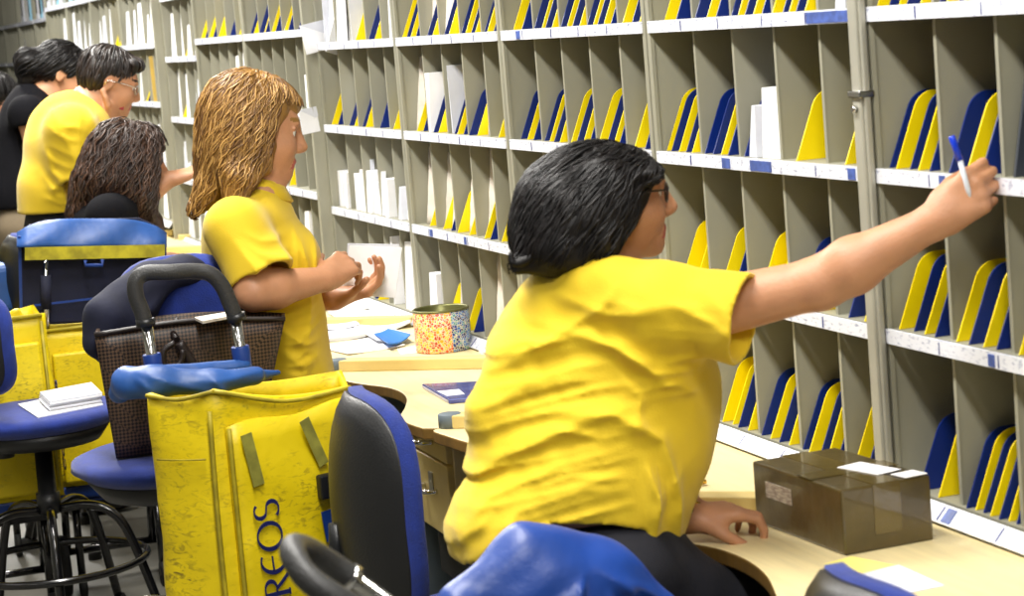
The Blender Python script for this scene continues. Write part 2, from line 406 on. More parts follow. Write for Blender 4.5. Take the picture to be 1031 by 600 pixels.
# ---------------------------------------------------------------- the room
rnd = random.Random(7)
XF = 1.80                                          # front plane of the sorting shelves
def struct(name, mb, m, bevel=0): o = mb.build(name, m, bevel=bevel); return tag(o, kind='structure')
struct('floor', MB().box((-.45, 9.5, -.05), (5.2, 23, .1)), M_FLOOR)
struct('wall_right', MB().box((2.2, 9.5, 1.5), (.1, 23, 3.0)), M_WALL)
struct('wall_left', MB().box((-3.0, 9.5, 1.5), (.1, 23, 3.0)), M_WALL)
struct('wall_back', MB().box((-.45, 21.05, 1.5), (5.2, .1, 3.0)), M_WALL)
struct('ceiling', MB().box((-.45, 9.5, 3.05), (5.2, 23, .1)), M_CEIL)
tag(MB().box((2.14, 9.5, .06), (.02, 19, .12)).build('baseboard_right', M_DARK), kind='structure')

# ---------------------------------------------------------------- sorting shelves
DEP, UW, NC = .33, .99, 5
ROWZ = [2.145, 1.865, 1.588, 1.312, 1.033, .753]   # bottom of each lip, top row first
ROWN = ['topmost shelf', 'second shelf', 'third shelf', 'fourth shelf', 'fifth shelf', 'desk-level shelf']
UNITN = ['unit at right edge', 'second unit from right', 'third unit from right', 'fourth unit from right', 'unit behind the envelopes',
         'unit behind blond woman', 'unit left of blond woman', 'unit beside curly woman', 'unit right of bowed man',
         'unit above the man', 'unit between man and ponytail', 'unit above ponytailed woman']
SP = .018                                           # side panel thickness
CW = (UW-2*SP)/NC
_cache = {}
def cached(key, fn):
    if key not in _cache: _cache[key] = fn()
    return _cache[key]
def meshof(mb, name, mats):
    me = bpy.data.meshes.new(name); me.from_pydata([v-mb.off for v in mb.v], [], mb.f)
    for mm in (mats if isinstance(mats, (list, tuple)) else [mats]): me.materials.append(mm)
    me.polygons.foreach_set('material_index', mb.m); me.polygons.foreach_set('use_smooth', mb.sm); bpy_fix(me); return me
def side_mesh():
    m = MB(); m.box((DEP/2+.004, 0, 1.205), (DEP-.008, SP, 2.41)); m.box((.004, 0, 1.205), (.008, SP+.008, 2.41)); return meshof(m, 'side_panel', M_SHELF)
def shelf_mesh():
    m = MB(); m.box((DEP/2+.006, 0, .022), (DEP-.012, UW-2*SP, .012)); return meshof(m, 'shelf', M_SHELF)
def div_mesh(h):
    m = MB(); m.box((DEP/2+.008, 0, h/2), (DEP-.03, .003, h)); m.box((.022, .003, h/2), (.004, .009, h)); return meshof(m, 'divider', M_SHELF)
def strip_mesh(blues, seed):
    r = random.Random(seed); m = MB(); w = UW-2*SP
    m.box((0, 0, .0165), (.008, w, .025))
    for i in range(1, 5): m.box((-.0045, w/2-i*CW+.01+r.uniform(-.01, .01), .016), (.0012, .002 if r.random() < .6 else .004, .020), 2)
    for a, b in blues: m.box((-.0046, w/2-(a+b)/2*w, .016), (.0016, abs(b-a)*w, .020), 1)
    return meshof(m, 'label_strip', [M_LIPS, M_LABB, M_TICK])
BLUES = {(1, 2): [(.80, .99)], (1, 3): [(.36, .40), (.50, .60), (.93, .96)], (0, 3): [(.23, .25)], (0, 4): [(.36, .38), (.72, .75)], (2, 2): [(.13, .16)], (3, 4): [(.2, .23), (.55, .57)], (0, 5): [(.2, .23)]}
UX, UY0, UZ = {}, {}, {}
NU = 18
for j in range(NU):
    up = j in (5, 6, 8, 9, 10, 11)
    x0 = XF-(.04 if up else 0); dz = .05 if up else (-.02 if j == 7 else 0); y0 = 3.46+UW*(j-1); yc = y0+UW/2
    UX[j], UY0[j], UZ[j] = x0, y0, dz
    lab = {0: 'pigeonhole shelving unit the pen-holding hand reaches into, at right edge', 1: 'pigeonhole shelving unit right of the dark-haired seated woman, beyond aluminium post',
           2: 'pigeonhole shelving unit directly behind the dark-haired seated woman\'s head', 3: 'pigeonhole shelving unit full of tapered envelopes, behind the mosaic pot',
           4: 'pigeonhole shelving unit stuffed with white mail behind held envelopes', 5: 'pigeonhole shelving unit just right of blond woman\'s crown',
           6: 'pigeonhole shelving unit left of the blond woman\'s hair', 7: 'pigeonhole shelving unit packed with white mail above curly-haired woman',
           8: 'pigeonhole shelving unit behind the glasses-wearing man\'s face'}.get(j, 'distant pigeonhole shelving unit, %s along the wall from the right' % {9: 'tenth', 10: 'eleventh', 11: 'twelfth', 12: 'thirteenth', 13: 'fourteenth', 14: 'fifteenth', 15: 'sixteenth', 16: 'seventeenth', 17: 'eighteenth'}.get(j, ''))
    u = thing('shelving_unit', (x0, yc, 0), lab, 'shelving', 'pigeonhole shelving along the wall')
    def part(name, me, loc):
        o = bpy.data.objects.new(name, me); o.parent = u; o.location = loc; COL.objects.link(o); return o
    part('side_panel', cached('side', side_mesh), (0, UW/2-SP/2, dz)); part('side_panel', cached('side', side_mesh), (0, -UW/2+SP/2, dz))
    part('back_panel', cached('back', lambda: meshof(MB().box((DEP, 0, 1.205), (.008, UW-2*SP, 2.41)), 'back_panel', M_SHELF)), (0, 0, dz))
    part('top_panel', cached('top', lambda: meshof(MB().box((DEP/2, 0, 2.42), (DEP, UW, .02)), 'top_panel', M_SHELF)), (0, 0, dz))
    for ri, z in enumerate(ROWZ):
        s = part('shelf', cached('shelf', shelf_mesh), (0, 0, z+dz))
        me = strip_mesh(BLUES.get((j, ri), []), j*10+ri) if j < 6 else cached('strip%d' % ((j+ri) % 3), lambda: strip_mesh([], j))
        st = bpy.data.objects.new('label_strip', me); st.parent = s; st.location = (0, 0, 0); COL.objects.link(st)
        if ri == 5: st.rotation_euler = (0, math.radians(42), 0); st.location = (-.026, 0, -.002); st.scale = (1, 1, 1.35)
        top = (ROWZ[ri-1] if ri else 2.41); h = top-z-.03+.016
        for c in range(1, NC): part('divider', cached('div%.3f' % h, lambda: div_mesh(h)), (0, UW/2-SP-c*CW, z+dz+.028))
# aluminium uprights clamped where the two nearest units meet
for j, lab in ((1, 'aluminium upright post between the two rightmost shelving units'),):
    p = thing('upright_post', (XF-.012, UY0[1], 0), lab, 'post')
    m = MB(); m.box((0, 0, 1.59), (.022, .030, 1.66)); m.box((0, -.019, 1.59), (.012, .008, 1.66)); m.build('tube', M_POST, p, bevel=.003)
    MB().box((-.002, -.002, 1.47), (.03, .044, .012)).build('clamp', M_CHROME, p, bevel=.002)
    MB().tube([(-.02, 0, 1.445), (-.012, 0, 1.445)], .006, 10).build('bolt', M_CHROME, p)

# ---- the plastic divider plates and the mail standing in the slots
def plate_mesh(h=.128, d=.20, lean=.052, r=.042, t=.0035):
    m_ = lean/h; th = math.atan(m_); c = (m_*(h-r)+r/math.cos(th), h-r); pts = [(0, 0)]
    for k in range(9): a = (math.pi-th)+(math.pi/2-(math.pi-th))*k/8; pts.append((c[0]+r*math.cos(a), c[1]+r*math.sin(a)))
    pts += [(d-.02, h), (d, h-.02), (d, 0)]
    m = MB(); m.prism(pts, lambda a_, b_, w: Vector((a_, w-t/2, b_)), t); return m
PL = {c: meshof(plate_mesh(), 'plate', {'Y': M_YEL, 'B': M_BLU, 'G': M_GRY}[c]) for c in 'YBG'}
PL['D'] = meshof(plate_mesh(.20, .2, .04, .045, .006), 'plate', M_GRY)
def env_box(h, d, t, m_, seed):
    r = random.Random(seed); m = MB(); n = max(1, int(t/.0035)); n = min(n, 5); tt = t/n
    b4 = []; y = -t/2
    m.hexa([(0, -t/2, 0), (d, -t/2, 0), (d, t/2, 0), (0, t/2, 0)], [(r.uniform(-.004, .012), -t/2+.001, h), (d, -t/2, h-r.uniform(0, .01)), (d, t/2, h), (r.uniform(0, .012), t/2-.001, h)])
    return meshof(m, 'envelope', m_)
def env_taper(h, d, t, m_, seed):
    """puffy padded envelope, wide at the foot and pinched at the top"""
    r = random.Random(seed); m = MB(); N, K = 6, 8; vs = []; s = []
    for k in range(K+1):
        f = k/K; w = t*(1-f)**.8+.008; dd = d*(1-.18*f); x0 = .01+f*.03
        for q in range(N):
            a = 2*math.pi*q/N+.3; vs.append((x0+dd/2+dd/2*math.cos(a), w/2*math.sin(a)+r.uniform(-.003, .003)+f*r.uniform(-.006, .006), h*f))
    fs = [(k*N+q, k*N+(q+1) % N, (k+1)*N+(q+1) % N, (k+1)*N+q) for k in range(K) for q in range(N)]+[tuple(range(N-1, -1, -1)), tuple(K*N+q for q in range(N))]
    m.add(vs, fs, 0, True); return meshof(m, 'padded_envelope', m_)
EW = [env_box(h, .22, t, mm, i) for i, (h, t, mm) in enumerate([(.215, .006, M_PAPER), (.19, .010, M_PAPER2), (.17, .016, M_PAPER), (.225, .012, M_PAPER2), (.155, .022, M_PAPER)])]
ES = [env_box(h, .16, t, mm, i+9) for i, (h, t, mm) in enumerate([(.12, .05, M_PAPER), (.135, .07, M_PAPER), (.10, .04, M_PAPER2)])]
EK = [env_taper(h, .2, t, M_PAPER3, i+20) for i, (h, t) in enumerate([(.240, .11), (.215, .09), (.228, .10)])]
EF = [(lambda m: meshof(m, 'envelope', mm))(MB().hexa([(0, -w/2, 0), (t, -w/2, 0), (t, w/2, 0), (0, w/2, 0)], [(.006, -w/2, h), (t+.006, -w/2, h), (t+.012, w/2, h-.006), (.012, w/2, h-.006)])) for w, h, t, mm in ((.10, .20, .012, M_PAPER), (.12, .17, .014, M_PAPER2), (.085, .215, .010, M_PAPER), (.11, .14, .012, M_PAPER))]
EG = [(lambda m: meshof(m, 'envelope', mm))(MB().hexa([(0, -w/2, 0), (t, -w/2, 0), (t, w/2, 0), (0, w/2, 0)], [(.006, -w/2, h), (t+.006, -w/2, h), (t+.012, w/2, h-.006), (.012, w/2, h-.006)])) for w, h, t, mm in ((.15, .20, .012, M_PAPER), (.135, .17, .014, M_PAPER2), (.12, .22, .010, M_PAPER), (.155, .15, .012, M_PAPER))]
EB = [env_box(.215, .2, .012, M_KRAFT, 31)]
EO = [(lambda m: meshof(m, 'box_file', [M_PAPER2, M_BLKP]))(MB().box((.11, 0, .12), (.22, .07, .24)).box((-.001, 0, .1), (.002, .045, .12), 1)),
      (lambda m: meshof(m, 'box_file', [mat('pale_blue_card', (150, 200, 224), .6), M_BLKP]))(MB().box((.11, 0, .12), (.22, .07, .24)).box((-.001, 0, .1), (.002, .05, .14), 1))]
ORD = ['first', 'second', 'third', 'fourth', 'fifth', 'sixth', 'seventh', 'eighth', 'ninth', 'tenth']
# rows per unit, five slots from far (left) to near (right)
FILL = {
 0: {2: ['YBYBY', 'BYBYBY', 'BYBYB', 'YBYB', 'YB'], 3: ['BYBYB', 'BYB', 'DBY', 'BYB', 'YB'], 4: ['YBYB', 'YBYB', 'YBYB', 'BYB', 'Y'], 5: ['BY', 'BYBYBYB', 'YBYB', 'BY', 'YB']},
 1: {2: ['YB', 'BYB', 'BYBYB', 'YBYBY', 'w'], 3: ['YBYBY', 'BBYB', 'BwWw', 'Y', 'Y'], 4: ['YY', 'YB', 'YY', 'BY', 'BY'], 5: ['YB', 'YYBY', 'BYBY', 'BYBYB', 'YBY']},
 2: {2: ['YB', 'BYBY', 'BYBY', 'BYBYB', 'YBY'], 3: ['BYB', 'BYBY', 'YBYB', 'YBYB', 'YB'], 4: ['', 'YB', 'B', 'Y', ''], 5: ['YB', 'B', 'YB', 'BY', 'YY']},
 3: {2: ['YBYB', 'KBY', 'KBYK', 'BYBY', 'BYBY'], 3: ['KYB', 'WBYK', 'WBYB', 'BYK', 'Y'], 4: ['KY', 'KYKB', 'YKY', 'KYB', 'YBY'], 5: ['w', 'YKW', 'YBK', 'KW', 'YKYW']},
 4: {1: ['W', 'WW', 'W', 'W', 'W'], 2: ['WWW', 'WW', 'WYW', 'BY', 'W'], 3: ['YB', 'WBY', 'BY', 'B', 'YB'], 4: ['wWw', 'WwWw', 'wWwW', 'WwW', 'wWW'], 5: ['wW', 'YW', 'BYW', 'WW', 'WK']},
 5: {1: ['WW', 'W', 'W', 'WW', 'W'], 2: ['BY', 'BYB', 'YBB', 'YB', 'B'], 3: ['', '', '', '', 'w'], 4: ['YB', 'YB', 'Y', '', ''], 5: ['W', '', 'Y', 'W', '']},
 6: {1: ['W', 'WW', 'W', 'WW', 'W'], 2: ['YB', 'YB', 'YY', 'B', 'Y'], 3: ['YB', 'YW', 'wW', 'W', 'W'], 4: ['Y', 'Y', 'w', 'W', 'w'], 5: ['W', 'w', 'W', 'w', 'W']},
 7: {1: ['W', 'WW', 'WW', 'W', 'W'], 2: ['WW', 'WWW', 'YWW', 'WW', 'WY'], 3: ['WW', 'YWW', 'WWWW', 'WWW', 'WWW'], 4: ['WwW', 'Ww', 'WW', 'WYw', 'WBY'], 5: ['WW', 'Ww', 'wW', 'W', 'wW']},
 8: {1: ['W', '', 'W', '', 'W'], 2: ['WW', 'WW', 'WW', 'WWW', 'WW'], 3: ['BY', 'WW', 'WYB', 'WWk', 'WWW'], 4: ['YB', 'wW', 'WWw', 'WW', 'wW'], 5: ['W', 'w', '', 'W', 'w']},
 9: {1: ['O', 'W', 'W', 'W', 'W'], 2: ['W', 'WW', 'W', 'YY', 'YYY'], 3: ['W', 'W', 'W', 'w', 'W'], 4: ['W', 'W', 'w', 'W', 'W']},
 10: {1: ['O', 'O', 'W', 'W', 'O'], 2: ['W', 'W', 'WW', 'W', 'W'], 3: ['Y', 'W', 'W', 'W', 'Y'], 4: ['W', 'W', 'w', 'W', 'W']},
 11: {0: ['W', 'W', 'O', 'W', 'W'], 1: ['O', 'O', 'O', 'O', 'O'], 2: ['Y', 'Y', '', 'W', 'Y'], 3: ['W', '', 'W', '', '']},
 12: {0: ['W', 'O', 'W', 'O', 'W'], 1: ['O', 'O', 'O', 'O', 'O'], 2: ['Y', 'Y', 'Y', 'Y', ''], 3: ['W', '', 'W', '', '']},
 13: {1: ['W', 'O', 'W', 'O', ''], 2: ['W', 'W', '', 'Y', ''], 3: ['W', '', '', '', '']},
}
CN = {'Y': 'yellow plastic divider', 'B': 'blue plastic divider', 'D': 'tall smoky grey plastic divider', 'W': 'tall white envelope', 'w': 'short white letter bundle', 'K': 'pinched grey-white padded envelope', 'k': 'buff envelope', 'O': 'box file'}
CC = {'Y': ('mail_divider', 'divider'), 'B': ('mail_divider', 'divider'), 'D': ('mail_divider', 'divider'), 'W': ('envelope', 'envelope'), 'w': ('envelope_bundle', 'envelope'), 'K': ('padded_envelope', 'envelope'), 'k': ('envelope', 'envelope'), 'O': ('box_file', 'box')}
UN2 = UNITN+['unit left of ponytailed woman', 'last unit at left edge']
for j, rows in FILL.items():
    for ri, slots in rows.items():
        for ci, s in enumerate(slots):
            n = len(s)
            if not n: continue
            sp = {1: .11, 2: .068, 3: .052, 4: .041, 5: .035, 6: .029, 7: .025}[n]; st = .186-n*sp+(.012 if n > 5 else 0)
            for q, ch in enumerate(s):
                y = UY0[j]+UW-SP-ci*CW-st-q*sp+rnd.uniform(-.003, .003); x = UX[j]+.012+rnd.uniform(0, .008)
                r2 = random.Random(j*1000+ri*100+ci*10+q)
                if ch in 'YBD': me = PL[ch]
                elif ch == 'W': 
                    if j >= 7 or (j == 4 and ri in (4, 3) and r2.random() < .5): me = r2.choice(EG if n < 3 else EF); x += .022*(n-1-q); y = UY0[j]+UW-SP-ci*CW-CW*.5+(0 if n == 1 else r2.uniform(-.012, .012) if n < 3 else (.04-.04*q))
                    else: me = r2.choice(EF if (j >= 4 and r2.random() < .5) else EW); x += .02*q
                elif ch == 'w': me = r2.choice(ES)
                elif ch == 'K': me = r2.choice(EK); y += .012; x += 0
                elif ch == 'O': me = r2.choice(EO)
                else: me = EB[0]
                o = bpy.data.objects.new(CC[ch][0], me); COL.objects.link(o)
                o.location = (x+(rnd.uniform(0, .012) if ch in 'WwK' else 0), y, ROWZ[ri]+UZ[j]+.0285)
                o.rotation_euler = (rnd.uniform(-.05, .05) if ch in 'W' else 0, 0, rnd.uniform(-.04, .04) if ch in 'YB' else rnd.uniform(-.12, .08))
                tag(o, '%s, %s of %s slot, %s, %s' % (CN[ch], ORD[q], ORD[ci], ROWN[ri], UN2[j]), CC[ch][1],
                    ('mail dividers' if ch in 'YBD' else 'mail in the pigeonholes' if ch != 'O' else 'box files')+' on the '+ROWN[ri])

# ---------------------------------------------------------------- desks
TPL = [(1.36, 0), (1.335, -.02), (1.345, -.12), (1.36, -.22), (1.385, -.30), (1.415, -.38), (1.422, -.48), (1.405, -.59), (1.365, -.71), (1.33, -.80), (1.315, -.90), (1.325, -1.0)]
XW = 1.785
DESKN = {1: ('wavy pale wood desk under the brown parcel, at right', 'desk'), 2: ('wavy pale wood desk holding the blue folder', 'desk'), 3: ('wavy pale wood desk with the mosaic pot and loose papers', 'desk'),
         4: ('pale wood desk strewn with papers just past the mosaic pot', 'desk')}
LY = lambda n: 3.73+1.03*(n-1)                       # where module n starts (far end) on the front edge
for n in range(0, 11):
    y1 = LY(n); m_lab = DESKN.get(n, ('distant pale wood desk, module %s along the wall' % ORD[max(0, n-1)], 'desk'))
    if n == 0: m_lab = ('pale wood desk in the lower right corner, nearest the camera', 'desk')
    t = thing('sorting_desk', (1.55, y1-.5, 0), m_lab[0], 'desk', 'wavy desks along the shelving')
    off = (1.55, y1-.5, 0)
    front = bez([(x, y1+dy, 0) for x, dy in TPL], 4)
    back0 = (XW, y1-.37); back1 = (XW, y1-1.03-.37)
    poly = [back0, *[(p.x, p.y) for p in front], back1]
    mb = MB(off); mb.prism(poly, lambda a, b, w: Vector((a, b, .722+w)), .028, 0, 1); mb.build('desktop', [M_DESK, M_EDGE], t, bevel=.004)
    a = Vector((1.375, y1-.03, 0)); b = Vector((1.78, y1-.37, 0)); d = (b-a).normalized(); nrm = Vector((-d.y, d.x, 0))*.05
    mb = MB(off); mb.hexa([a+Vector((0, 0, .750)), b+Vector((0, 0, .750)), b+nrm+Vector((0, 0, .750)), a+nrm+Vector((0, 0, .750))], [a+Vector((0, 0, .780)), b+Vector((0, 0, .780)), b+nrm+Vector((0, 0, .780)), a+nrm+Vector((0, 0, .780))])
    lg = mb.build('ledge', M_LEDGE, t, bevel=.003)
    c = a+nrm*.5; mb = MB(off); mb.lathe([(0, .7502), (.027, .7502), (.027, .7795), (.024, .7815), (0, .7815)], (c.x-.01, c.y+.005, 0), 20); mb.build('ledge_cap', M_GREYP, t)
    mb = MB(off); mb.box((1.58, y1-.055, .361), (.34, .028, .722)); mb.build('support_panel', M_GREYP, t, bevel=.003)
    mb = MB(off); mb.box((1.765, y1-.58, .40), (.02, .93, .64)); mb.build('modesty_panel', M_DARK, t)
    if n in (3, 5, 2, 7):
        pd = thing('drawer_pedestal', (1.55, y1-.80, 0), {3: 'light wood drawer pedestal with chrome handles under the middle desk', 2: 'light wood drawer pedestal hidden beside the seated woman', 5: 'light wood drawer pedestal beyond the blond woman', 7: 'far light wood drawer pedestal'}[n], 'drawers', 'drawer pedestals under the desks')
        o2 = (1.55, y1-.80, 0); yc = y1-.80
        MB(o2).box((1.57, yc, .59), (.33, .30, .255)).build('body', M_DESK, pd, bevel=.003)
        for z0, z1 in ((.648, .714), (.468, .642)):
            dr = MB(o2).box((1.398, yc, (z0+z1)/2), (.018, .296, z1-z0)).build('drawer', M_LEDGE, pd, bevel=.003)
            zz = z1-.03 if z1 > .7 else z1-.075
            MB(o2).tube(bez([(1.39, yc+.05, zz), (1.365, yc+.035, zz), (1.362, yc, zz-.004), (1.365, yc-.035, zz), (1.39, yc-.05, zz)], 4), .0055, 8).build('handle', M_CHROME, dr)
        MB(o2).box((1.388, yc-.01, .585), (.004, .03, .045)).build('lock_plate', M_POST, pd)
        MB(o2).box((1.57, yc, .40), (.28, .24, .125)).build('plinth', M_DARK, pd)
        for sx in (-.1, .1): MB(o2).tube([(1.57+sx, yc, 0), (1.57+sx, yc, .34)], .02, 10).build('leg', M_DARK, pd)

# ---------------------------------------------------------------- things on the desks
DZ = .7502
def quadbox(name, c, sx, sy, h, ang, mats, label, cat, grp=None, bevel=0):
    R = Matrix.Rotation(ang, 3, 'Z'); mb = MB(c); mb.box(Vector(c)+Vector((0, 0, h/2)), (sx, sy, h), 0, R); o = mb.build(name, mats, None, bevel=bevel); o.location = c; return tag(o, label, cat, grp)
# brown parcel
A, B, C_ = Z(755, 527, DZ), Z(851, 560, DZ), Z(939, 552, DZ)
ang = math.radians(3); ux = Vector((math.cos(ang), math.sin(ang), 0)); uy = Vector((-math.sin(ang), math.cos(ang), 0))
BW, BL, BH = .166, .305, .108
org = B.copy()
box = thing('parcel', org, 'brown taped cardboard parcel on the desk beside the resting hand', 'box')
box.rotation_euler = (0, 0, ang)
M_CARD = mat('brown_parcel_card', (86, 72, 36), .3, var=.22, vscale=9, stretch=(1, 1, 1), bump=.5, bscale=18, coat=.35)
mb = MB(); mb.box((BW/2, BL/2, BH/2), (BW, BL, BH)); mb.build('carton', M_CARD, box, bevel=.004)
M_TAPE = mat('clear_brown_tape', (92, 78, 40), .16, coat=.6, bump=.4, bscale=30)
mb = MB(); mb.box((BW/2, BL*.5, BH+.0006), (.05, BL*1.002, .0012)); mb.box((BW/2, -.0006, BH*.62), (.05, .0012, BH*.76)); mb.box((BW/2, BL*.4, BH+.0012), (BW*1.004, .048, .001)); mb.build('packing_tape', M_TAPE, box)
M_LBLP = mat('printed_label', (206, 196, 176), .6, rgb2=(150, 132, 120), vscale=60, stretch=(1, 1, 5))
MB().box((-.0008, BL*.70, BH*.62), (.0016, .088, .027)).build('address_label', M_LBLP, box)
MB().box((BW*.68, BL*.34, BH+.0022), (.052, .10, .001), 0, Matrix.Rotation(.2, 3, 'Z')).build('paper_label', M_PAPER, box)
MB().box((BW*.84, BL*.07, BH+.0022), (.045, .04, .001), 0, Matrix.Rotation(.1, 3, 'Z')).build('paper_label', M_PAPER, box)
# printed form near the corner
M_FORM = mat('printed_form', (232, 232, 236), .8, rgb2=(190, 196, 214), vscale=9, stretch=(2, 14, 1))
p = [Z(848, 583, DZ), Z(905, 569, DZ), Z(951, 590, DZ), Z(893, 602, DZ)]
c = sum(p, Vector())/4; mb = MB(c); mb.hexa([q for q in p], [q+Vector((0, 0, .0012)) for q in p]); o = mb.build('printed_form', M_FORM); o.location = c
tag(o, 'white printed form lying on the desk in front of the parcel', 'paper')
c = Z(866, 569, DZ); quadbox('sticky_note', c, .06, .10, .001, .3, mat('pale_yellow_note', (250, 238, 130), .8), 'pale yellow note poking out beneath the printed form', 'paper')
c = Z(702, 489, DZ); r = thing('ring', c, 'small gold ring lying on the desk left of the parcel', 'ring')
mb = MB(); mb.tube([(.012*math.cos(a), .012*math.sin(a), .006+.002*math.sin(3*a)) for a in [k*math.pi/8 for k in range(16)]], .0025, 6, closed=True); mb.build('band', M_GOLD, r)
MB().lathe([(0, 0), (.006, 0), (.006, .006), (0, .009)], (.011, -.006, .004), 10).build('stone', M_GOLD, r)
# blue folder
p = [Z(425, 391, DZ), Z(487, 388, DZ), Z(506, 402, DZ), Z(452, 407, DZ)]
c = sum(p, Vector())/4; f = thing('document_folder', c, 'glossy navy blue folder lying on the desk left of seated woman', 'folder')
M_FOLD = mat('glossy_navy_folder', (36, 48, 128), .18, rgb2=(74, 84, 150), vscale=18, coat=.4)
mb = MB(c); mb.hexa(p, [q+Vector((0, 0, .012)) for q in p]); mb.build('cover', M_FOLD, f, bevel=.003)
q = [Z(440, 394, DZ+.0125), Z(462, 392, DZ+.0125), Z(468, 397, DZ+.0125), Z(450, 399, DZ+.0125)]
mb = MB(c); mb.hexa(q, [v+Vector((0, 0, .001)) for v in q]); mb.build('label', M_PAPER2, f)
q = [Z(474, 394, DZ+.0125), Z(490, 393, DZ+.0125), Z(494, 403, DZ+.0125), Z(478, 405, DZ+.0125)]
mb = MB(c); mb.hexa(q, [v+Vector((0, 0, .003)) for v in q]); mb.build('flap', mat('maroon_vinyl', (84, 30, 44), .3), f)
# mosaic pot
c = Z(447, 352, DZ); pot = thing('mosaic_pot', c, 'round mosaic-patterned pot, orange on the left and blue on the right', 'pot')
rr = .0785
MB().lathe([(0, 0), (rr-.004, 0), (rr, .004), (rr, .112), (rr-.003, .114)], (0, 0, 0), 48).build('body', M_POT, pot)
MB().lathe([(rr-.003, .114), (rr+.001, .1125), (rr+.001, .117), (rr-.004, .119), (rr-.007, .114), (rr-.008, .02), (0, .018)], (0, 0, 0), 48).build('rim', mat('olive_metal_rim', (110, 110, 66), .35, .6), pot)
# loose letters and papers
def paper(name, corners, z0, h, mats, label, grp='papers spread over the desks', curl=0):
    p = [Z(x, y, z0) for x, y in corners]; c = sum(p, Vector())/4; mb = MB(c)
    N = 5; vs = []
    for i in range(N+1):
        for j in range(N+1):
            a, b = i/N, j/N; q = p[0]*(1-a)*(1-b)+p[1]*a*(1-b)+p[2]*a*b+p[3]*(1-a)*b
            vs.append(q+Vector((0, 0, h+curl*(a-.5)**2*4*(.3+.7*b))))
    M_ = N+1; fs = [(i*M_+j, (i+1)*M_+j, (i+1)*M_+j+1, i*M_+j+1) for i in range(N) for j in range(N)]
    low = [v-Vector((0, 0, h)) for v in vs]; L = len(vs)
    fs += [tuple(L+k for k in reversed(f_)) for f_ in list(fs)]
    rim = [i*M_ for i in range(M_)]+[N*M_+j for j in range(1, M_)]+[i*M_+N for i in range(N-1, -1, -1)]+[j for j in range(N-1, 0, -1)]
    for a_, b_ in zip(rim, rim[1:]+rim[:1]): fs.append((a_, b_, L+b_, L+a_))
    mb.add(vs+low, fs); o = mb.build(name, mats); o.location = c; return tag(o, label, 'paper' if 'paper' in name else 'envelope', grp)
M_BL2 = mat('bright_blue_card', (20, 112, 196), .5)
paper('letter', [(318, 350), (372, 341), (408, 349), (350, 358)], DZ, .003, M_PAPER, 'white letter lying flat nearest the ledge, left of the pot', curl=.004)
paper('letter', [(303, 333), (350, 327), (372, 340), (318, 346)], DZ, .010, M_PAPER2, 'thin stack of letters beside the blond woman\'s waist', curl=.006)
paper('letter', [(312, 322), (352, 322), (362, 330), (318, 334)], DZ+.011, .004, M_PAPER, 'loose white letter on the stack beside the blond woman\'s waist', curl=.01)
paper('letter', [(345, 324), (398, 320), (414, 330), (362, 338)], DZ, .006, M_PAPER, 'white letter with raised edge behind the blue card', curl=.016)
paper('letter', [(360, 333), (392, 330), (412, 341), (380, 346)], DZ+.007, .003, M_PAPER2, 'creased white letter beneath the blue card', curl=.008)
paper('card', [(377, 338), (391, 333), (414, 341), (391, 350)], DZ+.012, .004, M_BL2, 'bright blue card on the letters left of the mosaic pot', curl=.01)
paper('letter', [(400, 352), (418, 349), (424, 355), (404, 357)], DZ, .002, M_PAPER, 'small white slip tucked against the left foot of the mosaic pot')
paper('letter', [(318, 306), (352, 303), (372, 313), (330, 316)], DZ, .012, M_PAPER, 'white letters beneath the held envelopes', curl=.008)
paper('letter', [(330, 316), (380, 313), (392, 320), (340, 323)], DZ, .004, M_PAPER2, 'pale letter just beyond the ledge below the held envelopes', curl=.006)
paper('letter', [(478, 350), (492, 349), (497, 356), (484, 357)], DZ, .006, M_PAPER, 'white slip on the desk right of the mosaic pot')
paper('letter', [(178, 236), (196, 234), (198, 240), (180, 242)], DZ, .02, M_LEDGE, 'tan parcel-like stack behind the blue trolley lid')
# envelopes hanging out of the shelves
def loose_env(px, py, Y, w, h, rot, label, m_=M_PAPER):
    c = W(px, py, Y); o = thing('envelope', c, label, 'envelope', 'white envelopes hanging over the shelf edge')
    R = Matrix.Rotation(rot, 3, 'Y') @ Matrix.Rotation(.25, 3, 'Z')
    mb = MB(); mb.box((0, 0, 0), (w, .004, h), 0, R); mb.build('sheet', m_, o, bevel=.001)
    mb = MB(); mb.add([R @ Vector(v) for v in [(-w/2, -.0024, h/2), (w/2, -.0024, h/2), (0, -.0026, h*.05), (-w/2, -.0016, h/2), (w/2, -.0016, h/2), (0, -.0018, h*.05)]], [(0, 1, 2), (5, 4, 3)]); mb.build('flap', M_PAPER2, o)
loose_env(327, 35, 7.40, .17, .10, -.15, 'white envelope jutting from upper shelf right of blond woman')
loose_env(345, 38, 7.28, .10, .12, .35, 'crumpled white envelope overlapping the jutting envelope on upper shelf')
loose_env(318, 120, 7.42, .12, .085, -.1, 'white envelope jutting out at the blond woman\'s nose height')

